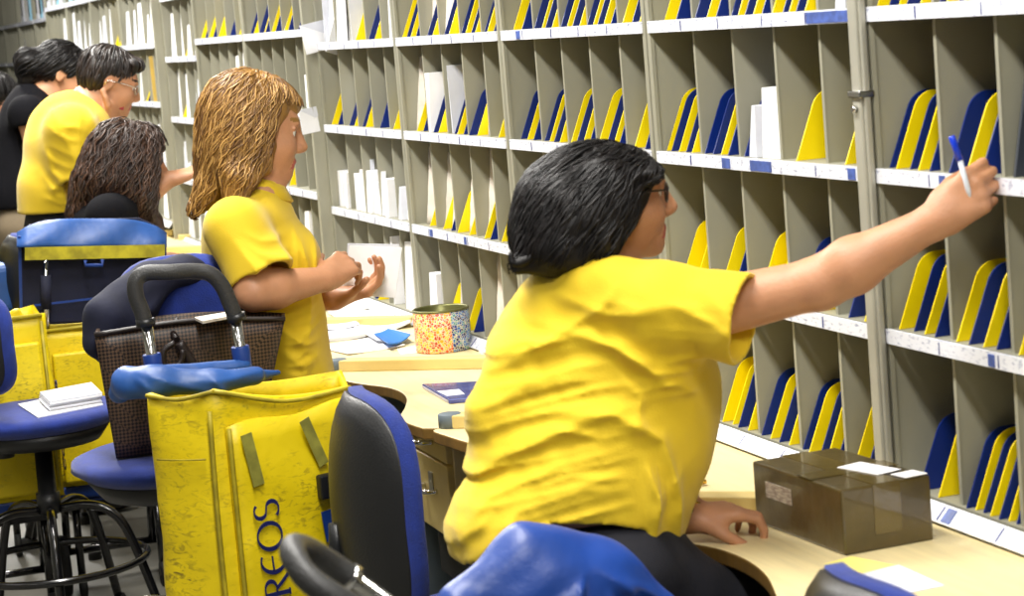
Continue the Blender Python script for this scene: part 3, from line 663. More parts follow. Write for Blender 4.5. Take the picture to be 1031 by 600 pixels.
# ---------------------------------------------------------------- chairs and stools
def v_rot(a): return Matrix.Rotation(a, 3, 'Z')
def chair_back(name_parent, c, f, w, h, off, th=.05):
    """curved backrest: dark shell behind, blue cushion in front; f = facing direction"""
    f = Vector(f).normalized(); sd = Vector((0, 0, 1)).cross(f).normalized(); up = Vector((0, 0, 1)); c = Vector(c)
    def slab(x0, x1, mw, mh, rad):
        mb = MB(off); N, K = 12, 14; vs = []
        for side in (0, 1):
            for i in range(K+1):
                for j in range(N+1):
                    u, v = j/N*2-1, i/K*2-1
                    rr = (abs(u)**3.2+abs(v)**3.2)**(1/3.2); s = 1 if rr < 1e-6 else max(abs(u), abs(v))/rr
                    uu, vv = u*s, v*s
                    edge = 1-min(1, max(abs(u), abs(v)))**6
                    x = -.09*(1-uu*uu*.35)*.6+.03*vv*vv+(x1 if side else x0)*(.35+.65*edge)+(0 if side else 0)
                    vs.append(c+sd*uu*mw/2+up*vv*mh/2+f*(x+.055*uu*uu))
        M_ = (K+1)*(N+1); fs = []
        for side in (0, 1):
            for i in range(K):
                for j in range(N):
                    q = (i*(N+1)+j, i*(N+1)+j+1, (i+1)*(N+1)+j+1, (i+1)*(N+1)+j); q = tuple(k+side*M_ for k in q); fs.append(q if side else q[::-1])
        rim = [j for j in range(N+1)]+[i*(N+1)+N for i in range(1, K+1)]+[K*(N+1)+j for j in range(N-1, -1, -1)]+[i*(N+1) for i in range(K-1, 0, -1)]
        for a, b in zip(rim, rim[1:]+rim[:1]): fs.append((a, b, b+M_, a+M_))
        return mb.add(vs, fs, 0, True)
    sh = slab(-th*.6, .0, w*.97, h*.98, .1).build('backrest_shell', M_BLKP, name_parent)
    cu = slab(.0, th*1.5, w*1.02, h*1.01, .1).build('backrest_cushion', M_SEAT, name_parent)
    return sh, cu
def stool(loc, f, seat_z, back_c, label, w=.42, legs=5, papers=None, back=True, bw=.40, bh=.46):
    t = thing('drafting_chair', loc, label, 'chair'); off = Vector(loc); f = Vector(f).normalized(); a0 = math.atan2(f.y, f.x); R = v_rot(a0)
    x, y, _ = loc
    mb = MB(off); prof = [(0, seat_z-.055), (w*.42, seat_z-.05), (w*.5, seat_z-.025), (w*.495, seat_z-.008), (w*.44, seat_z+.002), (0, seat_z)]
    mb.lathe(prof, (x, y, 0), 36, R=R @ Matrix.Diagonal((1.05, 1, 1)))
    mb.build('seat', M_SEAT, t)
    mb = MB(off); mb.lathe([(0, seat_z-.10), (w*.36, seat_z-.095), (w*.43, seat_z-.052), (0, seat_z-.05)], (x, y, 0), 28); mb.build('seat_shell', M_BLKP, t)
    mb = MB(off); mb.lathe([(0, .36), (.034, .36), (.034, seat_z-.24), (.027, seat_z-.24), (.025, seat_z-.09), (0, seat_z-.09)], (x, y, 0), 20); mb.build('gas_column', M_BLKP, t)
    mb = MB(off); p = R @ Vector((-.05, w*.34, 0)); mb.tube([(x, y, seat_z-.11), (x+p.x, y+p.y, seat_z-.115)], .006, 8); mb.lathe([(0, -.018), (.026, -.018), (.03, 0), (.026, .014), (0, .014)], (x+p.x, y+p.y, seat_z-.13), 14); mb.build('height_knob', M_BLKP, t)
    for k in range(legs):
        a = a0+.55+2*math.pi*k/legs; d = Vector((math.cos(a), math.sin(a), 0)); b = Vector((x, y, 0))
        mb = MB(off); mb.tube(bez([b+d*.03+Vector((0, 0, .37)), b+d*.12+Vector((0, 0, .375)), b+d*.19+Vector((0, 0, .34)), b+d*.235+Vector((0, 0, .25)), b+d*.30+Vector((0, 0, .03))], 5), .013, 10); lg = mb.build('leg', M_BLKM, t)
        mb = MB(off); mb.lathe([(0, 0), (.022, 0), (.022, .025), (.014, .04), (0, .04)], b+d*.305, 12); mb.build('glide', M_RUB, lg)
    mb = MB(off); mb.tube([(x+.262*math.cos(k*math.pi/16), y+.262*math.sin(k*math.pi/16), .215) for k in range(32)], .011, 8, closed=True); mb.build('foot_ring', M_BLKM, t)
    if back:
        bc = Vector(back_c); q = Vector((x, y, 0))-f*(w*.30)
        mb = MB(off); mb.tube(bez([q+Vector((0, 0, seat_z-.09)), q-f*.10+Vector((0, 0, seat_z-.08)), Vector((bc.x, bc.y, 0))-f*.09+Vector((0, 0, seat_z+.02)), bc-f*.08+Vector((0, 0, -.02))], 5), .016, 8); mb.build('back_support', M_BLKP, t)
        chair_back(t, bc, f, bw, bh, off)
    return t
# stool with the papers on it, and its neighbour under the woven bag
s1 = Z(46, 411, .66); stool((s1.x-.02, s1.y, 0), (.95, .3, 0), .66, W(-28, 345, s1.y-.02), 'blue drafting chair with a stack of papers on its seat', w=.46, bw=.36, bh=.30)
s2 = W(178, 468, 5.08); stool((s2.x, s2.y, 0), (.1, -1, 0), .728, W(182, 334, s2.y+.15), 'blue drafting chair underneath the woven straw bag', w=.48, bw=.33, bh=.36)
# chair in profile beside the trolley
c3 = W(369, 500, 4.2); stool((c3.x+.24, c3.y+.02, 0), (1, -.04, 0), .47, (c3.x+.015, c3.y, c3.z-.025), 'black-shelled office chair with blue cushion, its back right of the yellow trolley', bw=.42, bh=.47)
# chair of the reaching woman, with the jacket over its back; chair at the lower right corner
c4 = W(560, 672, 3.12); stool((c4.x, 3.38, 0), (.35, .94, 0), .635, (c4.x, 3.10, c4.z), 'drafting chair the reaching woman sits on, a blue jacket over its back', w=.44, bw=.36, bh=.30)
c5 = W(850, 672, 2.62); stool((c5.x+.22, c5.y+.02, 0), (1, .0, 0), .62, (c5.x+.03, c5.y, c5.z-.012), 'black and blue chair whose rounded back top pokes in below the parcel', bw=.32, bh=.27)
# papers on the stool
for k, (cs, z0, h, lab) in enumerate([([(18, 408), (84, 394), (104, 408), (38, 421)], .6615, .004, 'single white sheet under the paper stack on the blue chair'), ([(40, 404), (92, 394), (103, 405), (50, 414)], .666, .028, 'thick stack of white papers on the blue chair seat')]):
    p = [Z(x, y, z0) for x, y in cs]; c = sum(p, Vector())/4; mb = MB(c)
    n = 1 if k == 0 else 6
    for i in range(n):
        j = Vector((rnd.uniform(-.006, .006), rnd.uniform(-.008, .008), 0)) if i else Vector()
        mb.hexa([q+j+Vector((0, 0, h*i/n)) for q in p], [q+j+Vector((0, 0, h*(i+.9)/n)) for q in p], i % 2)
    o = mb.build('paper_stack' if k else 'paper_sheet', [M_PAPER, M_PAPER2]); o.location = c; tag(o, lab, 'paper')

# ---------------------------------------------------------------- delivery trolleys
def letter_strokes(ch):
    """broad-nib strokes on a 1-high cell; returns polylines and advance"""
    def arc(cx, cy, rx, ry, a0, a1, n=22): return [(cx+rx*math.cos(math.radians(a0+(a1-a0)*k/n)), cy+ry*math.sin(math.radians(a0+(a1-a0)*k/n))) for k in range(n+1)]
    if ch == 'O': return [arc(.44, .5, .40, .46, 90, 450, 36)], .92
    if ch == 'C': return [arc(.44, .5, .40, .46, 50, 310, 28)], .84
    if ch == 'S': return [arc(.32, .735, .22, .225, 35, 250, 14)+arc(.32, .275, .25, .245, 85, -145, 16)[2:]], .66
    if ch == 'E': return [arc(.42, .5, .36, .46, 62, 298, 24), [(.07, .52), (.30, .52), (.56, .52)]], .74
    if ch == 'R': return [[(.12, .03), (.12, .5), (.12, .97)], [(.12, .95)]+arc(.30, .73, .24, .22, 90, -90, 14)+[(.14, .51)], [(.30, .50), (.44, .30), (.66, .03)], [(.02, .03), (.22, .03)]], .74
def text_mesh(word, H, fn, off, t=.002):
    """flared letters; fn(u,v,w) maps text plane to 3-D"""
    mb = MB(off); x = 0; thick, thin = .135*H, .045*H; na = math.radians(8)
    for ch in word:
        st, adv = letter_strokes(ch)
        for pl in st:
            P = [Vector((x+a*H, b*H)) for a, b in pl]; L, Rr = [], []
            for i, p in enumerate(P):
                a = P[max(0, i-1)]; b = P[min(len(P)-1, i+1)]; d = (b-a); d = d.normalized() if d.length > 1e-9 else Vector((0, 1))
                vert = abs(d.y*math.cos(na)+d.x*math.sin(na)); w = thin+(thick-thin)*vert**1.5; n = Vector((-d.y, d.x))*w/2; L.append(p+n); Rr.append(p-n)
            vs = [fn(q.x, q.y, w) for w in (0, t) for q in L+Rr]; n = len(P); o = 2*n
            fs = []
            for i in range(n-1):
                fs += [(o+i, o+i+1, o+n+i+1, o+n+i), (i, n+i, n+i+1, i+1), (i, i+1, o+i+1, o+i), (n+i, o+n+i, o+n+i+1, n+i+1)]
            fs += [(0, o, o+n, n), (n-1, 2*n-1, o+2*n-1, o+n-1)]
            mb.add(vs, fs, 0, False)
        x += adv*H
    return mb, x
def bag_walls(mb, foot, z0, z1s, thick=.012, puff=.012, seed=0, K=14):
    """open-topped canvas bag: foot = corner points, z1s = rim height at each corner"""
    r = np.random.RandomState(seed); n = len(foot); per = []; 
    for i in range(n):
        a, b = Vector((*foot[i], 0)), Vector((*foot[(i+1) % n], 0)); m = max(3, int((b-a).length/.03))
        for k in range(m): t = k/m; per.append((a.lerp(b, t), z1s[i]*(1-t)+z1s[(i+1) % n]*t, math.sin(math.pi*t)))
    c = sum((p[0] for p in per), Vector())/len(per); N = len(per); ph = r.uniform(0, 6, 6)
    def ring(inset, zf, low):
        out = []
        for (p, z1, e) in per:
            d = (p-c).normalized(); z = z0+(z1-z0)*zf-(.018*e if zf > .98 else 0)
            w = .6*math.sin(p.x*31+z*17+ph[0])+.4*math.sin(p.y*37-z*29+ph[1])+.4*math.sin(z*41+p.x*13+ph[2])
            out.append(p+d*(puff*e*math.sin(math.pi*min(1, zf*.9+.05))+.0035*w-inset)+Vector((0, 0, z)))
        return out
    vs = []
    for k in range(K+1): vs += ring(0, k/K, 0)
    for k in range(K+1): vs += ring(thick, 1-k/K, 0)
    fs = []
    for k in range(2*K+1):
        for j in range(N): fs.append((k*N+j, k*N+(j+1) % N, (k+1)*N+(j+1) % N, (k+1)*N+j))
    fs.append(tuple(range(N-1, -1, -1))); fs.append(tuple((2*K+1)*N+j for j in range(N)))
    return mb.add(vs, fs, 0, True)
def wheel(mb, c, r, axis, w=.03):
    R = Vector((0, 0, 1)).rotation_difference(Vector(axis)).to_matrix()
    mb.lathe([(0, -w/2), (r*.55, -w/2), (r*.6, -w/2*.7), (r*.8, -w/2), (r*.96, -w/2*.9), (r, 0), (r*.96, w/2*.9), (r*.8, w/2), (r*.6, w/2*.7), (r*.55, w/2), (0, w/2)], c, 28, 0, R)
def chassis(t, off, x0, x1, y, z0, axis, wr=.10):
    mb = MB(off)
    mb.tube([(x0-.02, y, wr), (x1+.02, y, wr)], .012, 10); mb.box(((x0+x1)/2, y-.12, z0-.012), (x1-x0, .28, .02)); mb.tube([(x0+.03, y, wr), (x0+.03, y-.05, z0)], .012, 8); mb.tube([(x1-.03, y, wr), (x1-.03, y-.05, z0)], .012, 8)
    mb.tube([(x0+.04, y-.24, .03), (x0+.04, y-.24, z0)], .012, 8); mb.tube([(x1-.04, y-.24, .03), (x1-.04, y-.24, z0)], .012, 8)
    mb.build('chassis', M_BLKM, t)
    for x in (x0-.03, x1+.03):
        mb = MB(off); wheel(mb, (x, y, wr), wr, axis); mb.build('wheel', M_RUB, t)
    for x in (x0+.04, x1-.04):
        mb = MB(off); wheel(mb, (x, y-.24, .04), .04, axis, .02); mb.build('caster', M_RUB, t)
def strip_on(off, p0, p1, w, lift, th=.003):
    p0, p1 = Vector(p0), Vector(p1); d = (p1-p0); l = Vector(lift).normalized(); s = d.cross(l).normalized()*w/2; o = l*.001
    mb = MB(off); mb.hexa([p0-s+o, p0+s+o, p1+s+o, p1-s+o], [p0-s+l*th, p0+s+l*th, p1+s+l*th, p1-s+l*th]); return mb

# -- the large front trolley
YA, YB, YC = 4.55, 4.45, 4.55
def PA(px, py, Y): return W(px, py, Y)
A_, B_, C_ = PA(148, 396, YA), PA(213, 392, YB), PA(352, 388, YC)
E_, D_ = PA(156, 382, 4.76), PA(345, 372, 4.78)
foot = [(p.x, p.y) for p in (A_, B_, C_, D_, E_)]
zr = [p.z for p in (A_, B_, C_, D_, E_)]
ctr = Vector((sum(p[0] for p in foot)/5, sum(p[1] for p in foot)/5, 0))
T1 = thing('delivery_trolley', ctr, 'large yellow mail trolley bag with navy lettering, blue flap rolled back', 'trolley', 'yellow delivery trolleys')
bag = bag_walls(MB(ctr), foot, .30, zr, puff=.010, seed=3).build('bag', M_BAG, T1)
def on_seg(P, Q, lift=.0):
    d = (Q-P); d.z = 0; L = d.length; d.normalize(); n = d.cross(Vector((0, 0, 1)))
    if (P+n*.1-ctr).length < (P-ctr).length: n = -n
    return d, n, L
dR, nR, LR = on_seg(B_, C_)
dL, nL, LL = on_seg(A_, B_)
def PR(u, z, w=0): q = B_+dR*u+nR*w; return Vector((q.x, q.y, z))
def PLf(u, z, w=0): q = A_+dL*u+nL*w; return Vector((q.x, q.y, z))
# front pocket panel with its own thickness
mb = MB(ctr); N, K = 12, 14; vs = []
for s_ in (0, 1):
    for i in range(K+1):
        for j in range(N+1):
            a, b = j/N, i/K; top = .872+.012*a; z = .31+(top-.31)*b; bul = .020*math.sin(math.pi*a)**.5*math.sin(math.pi*min(1, b*.93+.05))
            vs.append(PR(.018+a*(LR-.02), z+(.006*math.sin(a*9) if i == K else 0), .006+(.010+bul+.004*math.sin(z*33+a*5) if s_ else 0)))
M_ = (K+1)*(N+1); fs = []
for i in range(K):
    for j in range(N):
        q = (i*(N+1)+j, i*(N+1)+j+1, (i+1)*(N+1)+j+1, (i+1)*(N+1)+j); fs += [tuple(k+M_ for k in q), q[::-1]]
rim = [j for j in range(N+1)]+[i*(N+1)+N for i in range(1, K+1)]+[K*(N+1)+j for j in range(N-1, -1, -1)]+[i*(N+1) for i in range(K-1, 0, -1)]
for a, b in zip(rim, rim[1:]+rim[:1]): fs.append((a, b, b+M_, a+M_))
mb.add(vs, fs, 0, True); pk = mb.build('front_pocket', M_BAG, T1)
# trims: rim binding, seam pipes, reflective tapes, gusset patch
mb = MB(ctr); mb.tube([Vector((p.x, p.y, p.z-.004)) for p in bez([A_+nL*.004, A_.lerp(B_, .5)+nL*.006+Vector((0, 0, -.012)), B_+nR*.006], 6)], .0045, 8); mb.tube([Vector((p.x, p.y, p.z-.004)) for p in bez([B_+nR*.006, B_.lerp(C_, .5)+nR*.012+Vector((0, 0, -.024)), C_+nR*.004], 6)], .0045, 8); mb.build('rim_binding', M_BAGTRIM, T1)
mb = MB(ctr); mb.tube([PLf(LL*.985, z, .012+.010*math.sin(math.pi*(z-.3)/.62)) for z in [.31+.04*k for k in range(16)]], .005, 6); mb.tube([PR(.02, z, .020) for z in [.31+.04*k for k in range(15)]], .005, 6); mb.build('seam_piping', M_BAGTRIM, T1)
mb = MB(ctr); mb.tube([PLf(u*LL, .812, .014+.010*math.sin(math.pi*u)) for u in [k/8 for k in range(1, 8)]], .0022, 6); mb.build('stitched_hem', M_BAGTRIM, T1)
def tape(u0, z0, u1, z1, w, col, name, par, lift=.036):
    p0, p1 = PR(u0, z0, lift), PR(u1, z1, lift); return strip_on(ctr, p0, p1, w, nR, .003).build(name, col, par)
S_ = LR/139.0   # metres per photo pixel along the front
tape(.018+S_*14, .855, .018+S_*22, .745, .026, M_OLIVE, 'reflective_tape', pk, .030)
tape(.018+S_*72, .862, .018+S_*88, .760, .024, M_OLIVE, 'reflective_tape', pk, .034)
u_len = sum(letter_strokes(c)[1] for c in 'CORREOS')*.062*1.10
mb, wlen = text_mesh('CORREOS', .062, lambda u, v, w: PR(.018+S_*38-v+.05*(u_len-u*1.10), .715-u_len+u*1.10, .0365+w), ctr); mb.build('lettering', M_INK, pk)
# buckle and blue tag
mb = MB(ctr); c = PR(S_*95, .716, .045); mb.box(c, (.044, .022, .052), 0, v_rot(math.atan2(dR.y, dR.x))); c2 = PR(S_*107, .716, .045); mb.box(c2, (.012, .014, .03), 0, v_rot(math.atan2(dR.y, dR.x))); mb.build('buckle', M_BLKP, T1, bevel=.005)
tape(S_*95, .665, S_*98, .60, .04, M_BSOCK, 'strap_end', T1, .04)
# handle
hy = 4.80
sl, sr = W(155, 372, hy), W(244, 364, hy)
for p, q in ((sl, W(147, 322, hy)), (sr, W(237, 318, hy))):
    MB(ctr).tube([Vector((p.x, p.y, .12)), p, q], .0125, 12).build('handle_tube', M_CHROME, T1)
    d = (q-p).normalized(); MB(ctr).tube([p-d*.03, p+d*.035], .020, 14).build('socket', M_BSOCK, T1, bevel=.002)
g = [W(146, 326, hy), W(143, 314, hy), W(137, 298, hy), W(137, 283, hy), W(147, 275, hy), W(170, 274, hy-.01), W(196, 273, hy), W(212, 276, hy), W(223, 287, hy), W(231, 304, hy), W(238, 322, hy)]
MB(ctr).tube(bez(g, 5), .0175, 14).build('handle_grip', M_GRIP, T1)
for q, p in ((W(146, 321, hy), W(147, 328, hy)), (W(237, 316, hy), W(239, 323, hy))): MB(ctr).tube([q, p], .021, 14).build('grip_collar', M_BLKP, T1)
chassis(T1, ctr, ctr.x-.18, ctr.x+.16, ctr.y+.10, .30, (1, 0, 0))
# rolled blue flap: a crumpled roll along the rear rim
fl = [ecap(W(130, 386, 4.70), W(160, 384, 4.68), .034, .032, (0, 1, 0), 1.2, .02), ecap(W(155, 383, 4.68), W(215, 385, 4.66), .030, .026, (0, 1, 0), 1.2, .02), ecap(W(215, 385, 4.66), W(258, 378, 4.68), .026, .018, (0, 1, 0), 1.2, .02),
      cap(W(255, 379, 4.69), W(281, 375, 4.72), .016, .006, .012), ecap(W(126, 384, 4.73), W(120, 396, 4.74), .030, .022, (0, 1, 0), 1.2, .02), cap(W(160, 374, 4.77), W(246, 368, 4.79), .014, .014, .02)]
ff = folds([([W(130, 372, 4.690), W(160, 380, 4.690), W(200, 390, 4.690)], .010, .006), ([W(190, 381, 4.690), W(225, 379, 4.690), W(262, 372, 4.690)], .008, .006), ([W(150, 395, 4.690), W(140, 384, 4.690), W(132, 378, 4.690)], .008, .006), ([W(205, 376, 4.690), W(216, 386, 4.690), W(222, 392, 4.690)], .006, .005)])
skin('rolled_flap', fl, .0045, M_BLUC, T1, ctr, post=lambda P, D: D-ff(P)-.0012*noise3(P, 50, 2))

# -- woven bag on the second chair
yb = 5.04
TB = thing('woven_bag', W(190, 468, 5.08), 'dark brown woven straw tote bag standing on a blue chair', 'bag')
ob = TB.location.copy()
corn = [W(95, 337, yb-.05), W(287, 321, yb-.05), W(287, 315, yb+.11), W(98, 328, yb+.11)]
bot = [W(116, 452, yb-.02), W(262, 446, yb-.02), W(262, 442, yb+.08), W(116, 448, yb+.08)]
for p in bot: p.z = .735
mb = MB(ob); N, K = 14, 8; vs = []; lay = []
def bagring(f, ins):
    out = []
    for i in range(4):
        for k in range(N):
            t = k/N; a = bot[i].lerp(bot[(i+1) % 4], t); b = corn[i].lerp(corn[(i+1) % 4], t); p = a.lerp(b, f); sag = math.sin(math.pi*t) if i in (0, 2) else 0
            c = sum(bot, Vector())/4; c = c.lerp(sum(corn, Vector())/4, f); d = (p-c); d.z = 0; d.normalize()
            out.append(p+Vector((0, -1 if i == 0 else (1 if i == 2 else 0), 0))*.018*sag*math.sin(math.pi*f)+Vector((0, 0, (.016*sag if f > .99 else 0)))-d*ins)
    return out
for k in range(K+1): vs += bagring(k/K, 0)
for k in range(K+1): vs += bagring(1-k/K, .008)
n4 = 4*N; fs = [(k*n4+j, k*n4+(j+1) % n4, (k+1)*n4+(j+1) % n4, (k+1)*n4+j) for k in range(2*K+1) for j in range(n4)]+[tuple(range(n4-1, -1, -1)), tuple((2*K+1)*n4+j for j in range(n4))]
mb.add(vs, fs, 0, True); mb.build('tote', M_WEAVE, TB)
mb = MB(ob); mb.tube(bez([corn[0], corn[0].lerp(corn[1], .5)+Vector((0, -.004, .014)), corn[1]], 8), .006, 6); mb.build('rim_cord', mat('dark_leather', (30, 20, 18), .45), TB)
mb = MB(ob); lp = [W(176, 345, yb-.09), W(166, 352, yb-.09), W(164, 364, yb-.09), W(172, 370, yb-.09), W(182, 364, yb-.09), W(184, 352, yb-.09)]
mb.tube(bez(lp, 4), .007, 8, closed=False); mb.tube(bez([W(180, 345, yb-.08), W(190, 360, yb-.08), W(200, 378, yb-.08), W(205, 392, yb-.07)], 4), .012, 8); mb.tube(bez([W(178, 342, yb-.07), W(172, 330, yb-.03), W(180, 322, yb-.02)], 4), .008, 8)
mb.build('leather_loop', MATS['dark_leather'], TB)
mb = MB(ob); mb.tube(bez([W(152, 275, yb+.2), W(166, 262, yb+.2), W(180, 262, yb+.2), W(192, 272, yb+.2)], 5), .005, 8); mb.build('strap', MATS['dark_leather'], TB)
pc = W(225, 322, yb+.02); o = paper('folded_paper', [(196, 322), (232, 316), (240, 319), (204, 326)], corn[0].z+.006, .006, M_PAPER3, 'pale folded cloth edge showing at the woven bag\'s mouth', None)
# navy jacket heaped over chair back behind the woven bag
jk = thing('jacket', W(140, 330, 5.18), 'dark navy jacket draped over the chair behind the woven bag', 'jacket'); oj = jk.location.copy()
jp = [ecap(W(150, 282, 5.20), W(185, 270, 5.22), .035, .030, (0, 1, 0), 1.2, .04), cap(W(185, 271, 5.22), W(228, 280, 5.23), .026, .020, .04), cap(W(152, 284, 5.18), W(108, 318, 5.14), .040, .045, .05), ecap(W(130, 312, 5.17), W(120, 345, 5.17), .06, .06, (0, 1, 0), .7, .05), cap(W(228, 282, 5.22), W(246, 316, 5.20), .018, .022, .03), cap(W(106, 320, 5.14), W(98, 345, 5.13), .035, .03, .05)]
jf = folds([([W(150, 282, 5.43), W(125, 305, 5.43), W(100, 330, 5.43)], .014, .012), ([W(175, 275, 5.43), W(160, 300, 5.43), W(140, 330, 5.43)], .012, .010), ([W(225, 280, 5.43), W(240, 300, 5.43), W(250, 330, 5.43)], .012, .010)])
skin('jacket_shell', jp, .008, M_NAVY, jk, oj, post=lambda P, D: D-jf(P)-.004*noise3(P, 30, 5))

# -- generic trolleys further back
def trolley(px0, px1, ytop, Y, zb, label, lid=None, depth=.26, seed=1, handle=True):
    a, b = W(px0, ytop, Y), W(px1, ytop, Y); z1 = (a.z+b.z)/2; x0, x1 = a.x, b.x; c = Vector(((x0+x1)/2, Y+depth/2, 0))
    t = thing('delivery_trolley', c, label, 'trolley', 'yellow delivery trolleys')
    bag_walls(MB(c), [(x0, Y), (x1, Y), (x1, Y+depth), (x0, Y+depth)], zb, [z1]*4, seed=seed, puff=.014).build('bag', M_BAG, t)
    w = x1-x0
    mb = MB(c); mb.tube([(x0+.01, Y-.006, z1-.004), (x1-.01, Y-.006, z1-.004)], .006, 8); mb.tube([(x1-.015, Y-.012, z1-.02), (x1-.015, Y-.012, zb+.02)], .005, 6); mb.tube([(x0+.03, Y-.012, z1-.03), (x0+.02, Y-.018, zb+.02)], .005, 6); mb.build('seam_piping', M_BAGTRIM, t)
    pk = MB(c); pk.box(((x0+x1)/2+.01, Y-.018, (zb+z1)/2-.03), (w*.78, .02, (z1-zb)*.82)); pk = pk.build('front_pocket', M_BAG, t, bevel=.008)
    mb = MB(c); mb.box(((x0+x1)/2, Y+depth/2, zb-.02), (w+.01, depth+.01, .045)); mb.build('base_tray', M_BSOCK, t, bevel=.008)
    chassis(t, c, x0+.03, x1-.03, Y+depth-.02, zb-.04, (1, 0, 0), wr=.095)
    return t, c, x0, x1, z1
t, c, x0, x1, z1 = trolley(30, 160, 326, 6.82, .34, 'yellow trolley with upright blue lid, in front of curly-haired woman', seed=5, depth=.22)
# raised lid: navy inside, light blue rounded top, yellow band with buckle
ly = 6.89
def LP(px, py, w=0): return W(px, py, ly+w)
mb = MB(c); prof = [(18, 240), (22, 230), (45, 221), (140, 219), (160, 228), (167, 238), (166, 322), (20, 326)]
mb.prism(prof, lambda a, b, w: LP(a, b, .01+w), .025); mb.build('lid_liner', M_NAVY, t, bevel=.004)
vs = []; K = 14; J = 8
for i in range(K+1):
    a = i/K; px = 17+151*a; topy = 220+14*abs(2*a-1)**4
    for j in range(J+1):
        b = j/J; py = topy+(249-topy)*b; ww = -.005-.045*math.sin(math.pi*b*.5)+.006*math.sin(a*15+b*4); vs.append(LP(px, py, ww))
n1 = len(vs); vs += [v+Vector((0, .006, 0)) for v in vs]
fs = []
for i in range(K):
    for j in range(J): q = (i*(J+1)+j, (i+1)*(J+1)+j, (i+1)*(J+1)+j+1, i*(J+1)+j+1); fs += [q, tuple(n1+k for k in q[::-1])]
rim = [i*(J+1) for i in range(K+1)]+[K*(J+1)+j for j in range(1, J+1)]+[i*(J+1)+J for i in range(K-1, -1, -1)]+[j for j in range(J-1, 0, -1)]
for a_, b_ in zip(rim, rim[1:]+rim[:1]): fs.append((a_, b_, n1+b_, n1+a_))
mb = MB(c); mb.add(vs, fs, 0, True); lid = mb.build('lid', M_BLUC, t)
mb = MB(c); mb.add([LP(18, 238, -.03), LP(20, 322, 0), LP(20, 322, .06), LP(18, 234, .06)]+[LP(21, 238, -.03), LP(23, 322, 0), LP(23, 322, .06), LP(21, 234, .06)], [(0, 1, 2, 3), (7, 6, 5, 4), (0, 4, 5, 1), (1, 5, 6, 2), (2, 6, 7, 3), (3, 7, 4, 0)])
mb.add([LP(165, 238, -.03), LP(163, 322, 0), LP(163, 322, .06), LP(165, 234, .06)]+[LP(168, 238, -.03), LP(166, 322, 0), LP(166, 322, .06), LP(168, 234, .06)], [(0, 1, 2, 3), (7, 6, 5, 4), (0, 4, 5, 1), (1, 5, 6, 2), (2, 6, 7, 3), (3, 7, 4, 0)]); mb.build('lid_side', M_BSOCK, t)
mb = MB(c); mb.hexa([LP(25, 262, -.055), LP(166, 259, -.055), LP(166, 259, -.048), LP(25, 262, -.048)], [LP(25, 249, -.058), LP(166, 246, -.058), LP(166, 246, -.051), LP(25, 249, -.051)]); band = mb.build('reflective_band', mat('yellow_band', (190, 178, 40), .5, var=.25, vscale=20), t)
mb = MB(c); mb.tube([LP(86, 262, -.06), LP(86, 267, -.06), LP(103, 267, -.06), LP(103, 261, -.06)], .006, 8); mb.build('buckle', M_BSOCK, t)
for px in (46, 143):
    MB(c).tube([LP(px, 262, -.03), LP(px+1, 330, -.03), LP(px+2, 395, -.02)], .009, 10).build('handle_tube', M_CHROME, t); MB(c).tube([LP(px, 277, -.03), LP(px+.5, 311, -.03)], .016, 10).build('tube_sleeve', M_NAVY, t)
mb = MB(c); mb.box(LP(95, 300, 0)-Vector((0, .012, 0)), (.37, .006, .006)); mb.build('lid_seam', M_BSOCK, t)
# left-hand trolley behind the stool
t, c, x0, x1, z1 = trolley(-75, 46, 322, 6.60, .36, 'tall yellow trolley bag at the left edge, behind the blue chair', seed=9)
mb = MB(c)
for a, b, h in ((-20, 6, 28), (6, 26, 16)):
    p, q = W(a, 322, 6.6), W(b, 322, 6.6); m_ = W((a+b)/2+4, 322-h, 6.62); mb.prism([(0, 0), (1, 0), (.75, 1), (.35, .92)], lambda u, v, w, p=p, q=q, m_=m_: Vector((p.x+(q.x-p.x)*u, 6.6+w, p.z+(m_.z-p.z)*v-.01)), .02)
mb.build('raised_corner', M_BAG, t, bevel=.006)
mb, wl = text_mesh('CORREOS', .055, lambda u, v, w: Vector((x1+.018+w, 6.66+v, .42+u*.9)), c); mb.build('lettering', M_INK, t)
t, c, x0, x1, z1 = trolley(-70, 14, 312, 7.5, .36, 'yellow trolley with blue cover at the far left, mostly cut off', seed=12)
mb = MB(c); mb.box(((x0+x1)/2, 7.6, z1+.06), (x1-x0+.03, .24, .17)); mb.build('blue_cover', M_BLUC, t, bevel=.03, seg=4)
mb = MB(c); mb.box(((x0+x1)/2-.02, 7.62, z1+.19), (x1-x0-.04, .2, .09)); mb.build('yellow_flap', M_BAG, t, bevel=.02, seg=3)
# -- nearest trolley: only its leaning handle shows
hn = W(346, 573, 2.5)
T5 = thing('delivery_trolley', (hn.x+.25, 2.45, 0), 'leaning trolley handle with worn grey grip, in the bottom foreground', 'trolley', 'yellow delivery trolleys')
o5 = T5.location.copy()
tA = [W(431, 636, 2.62), W(355, 582, 2.62)]; tB = [W(451, 681, 2.42), W(377, 619, 2.42)]
for a, b in (tA, tB):
    e = a+(a-b).normalized()*.45; MB(o5).tube([b, e], .0105, 12).build('handle_tube', M_CHROME, T5)
gp = [tA[1], W(333, 567, 2.62), W(311, 554, 2.60), W(297, 550, 2.55), W(295, 558, 2.48), W(307, 579, 2.44), W(333, 599, 2.42), W(383, 625, 2.42)]
MB(o5).tube(bez(gp, 5), .0155, 14).build('handle_grip', M_GRIP, T5)
MB(o5).tube([W(351, 579, 2.62), W(357, 583, 2.62)], .017, 12).build('grip_collar', M_CHROME, T5)
ea = tA[0]+(tA[0]-tA[1]).normalized()*.45; eb = tB[0]+(tB[0]-tB[1]).normalized()*.45
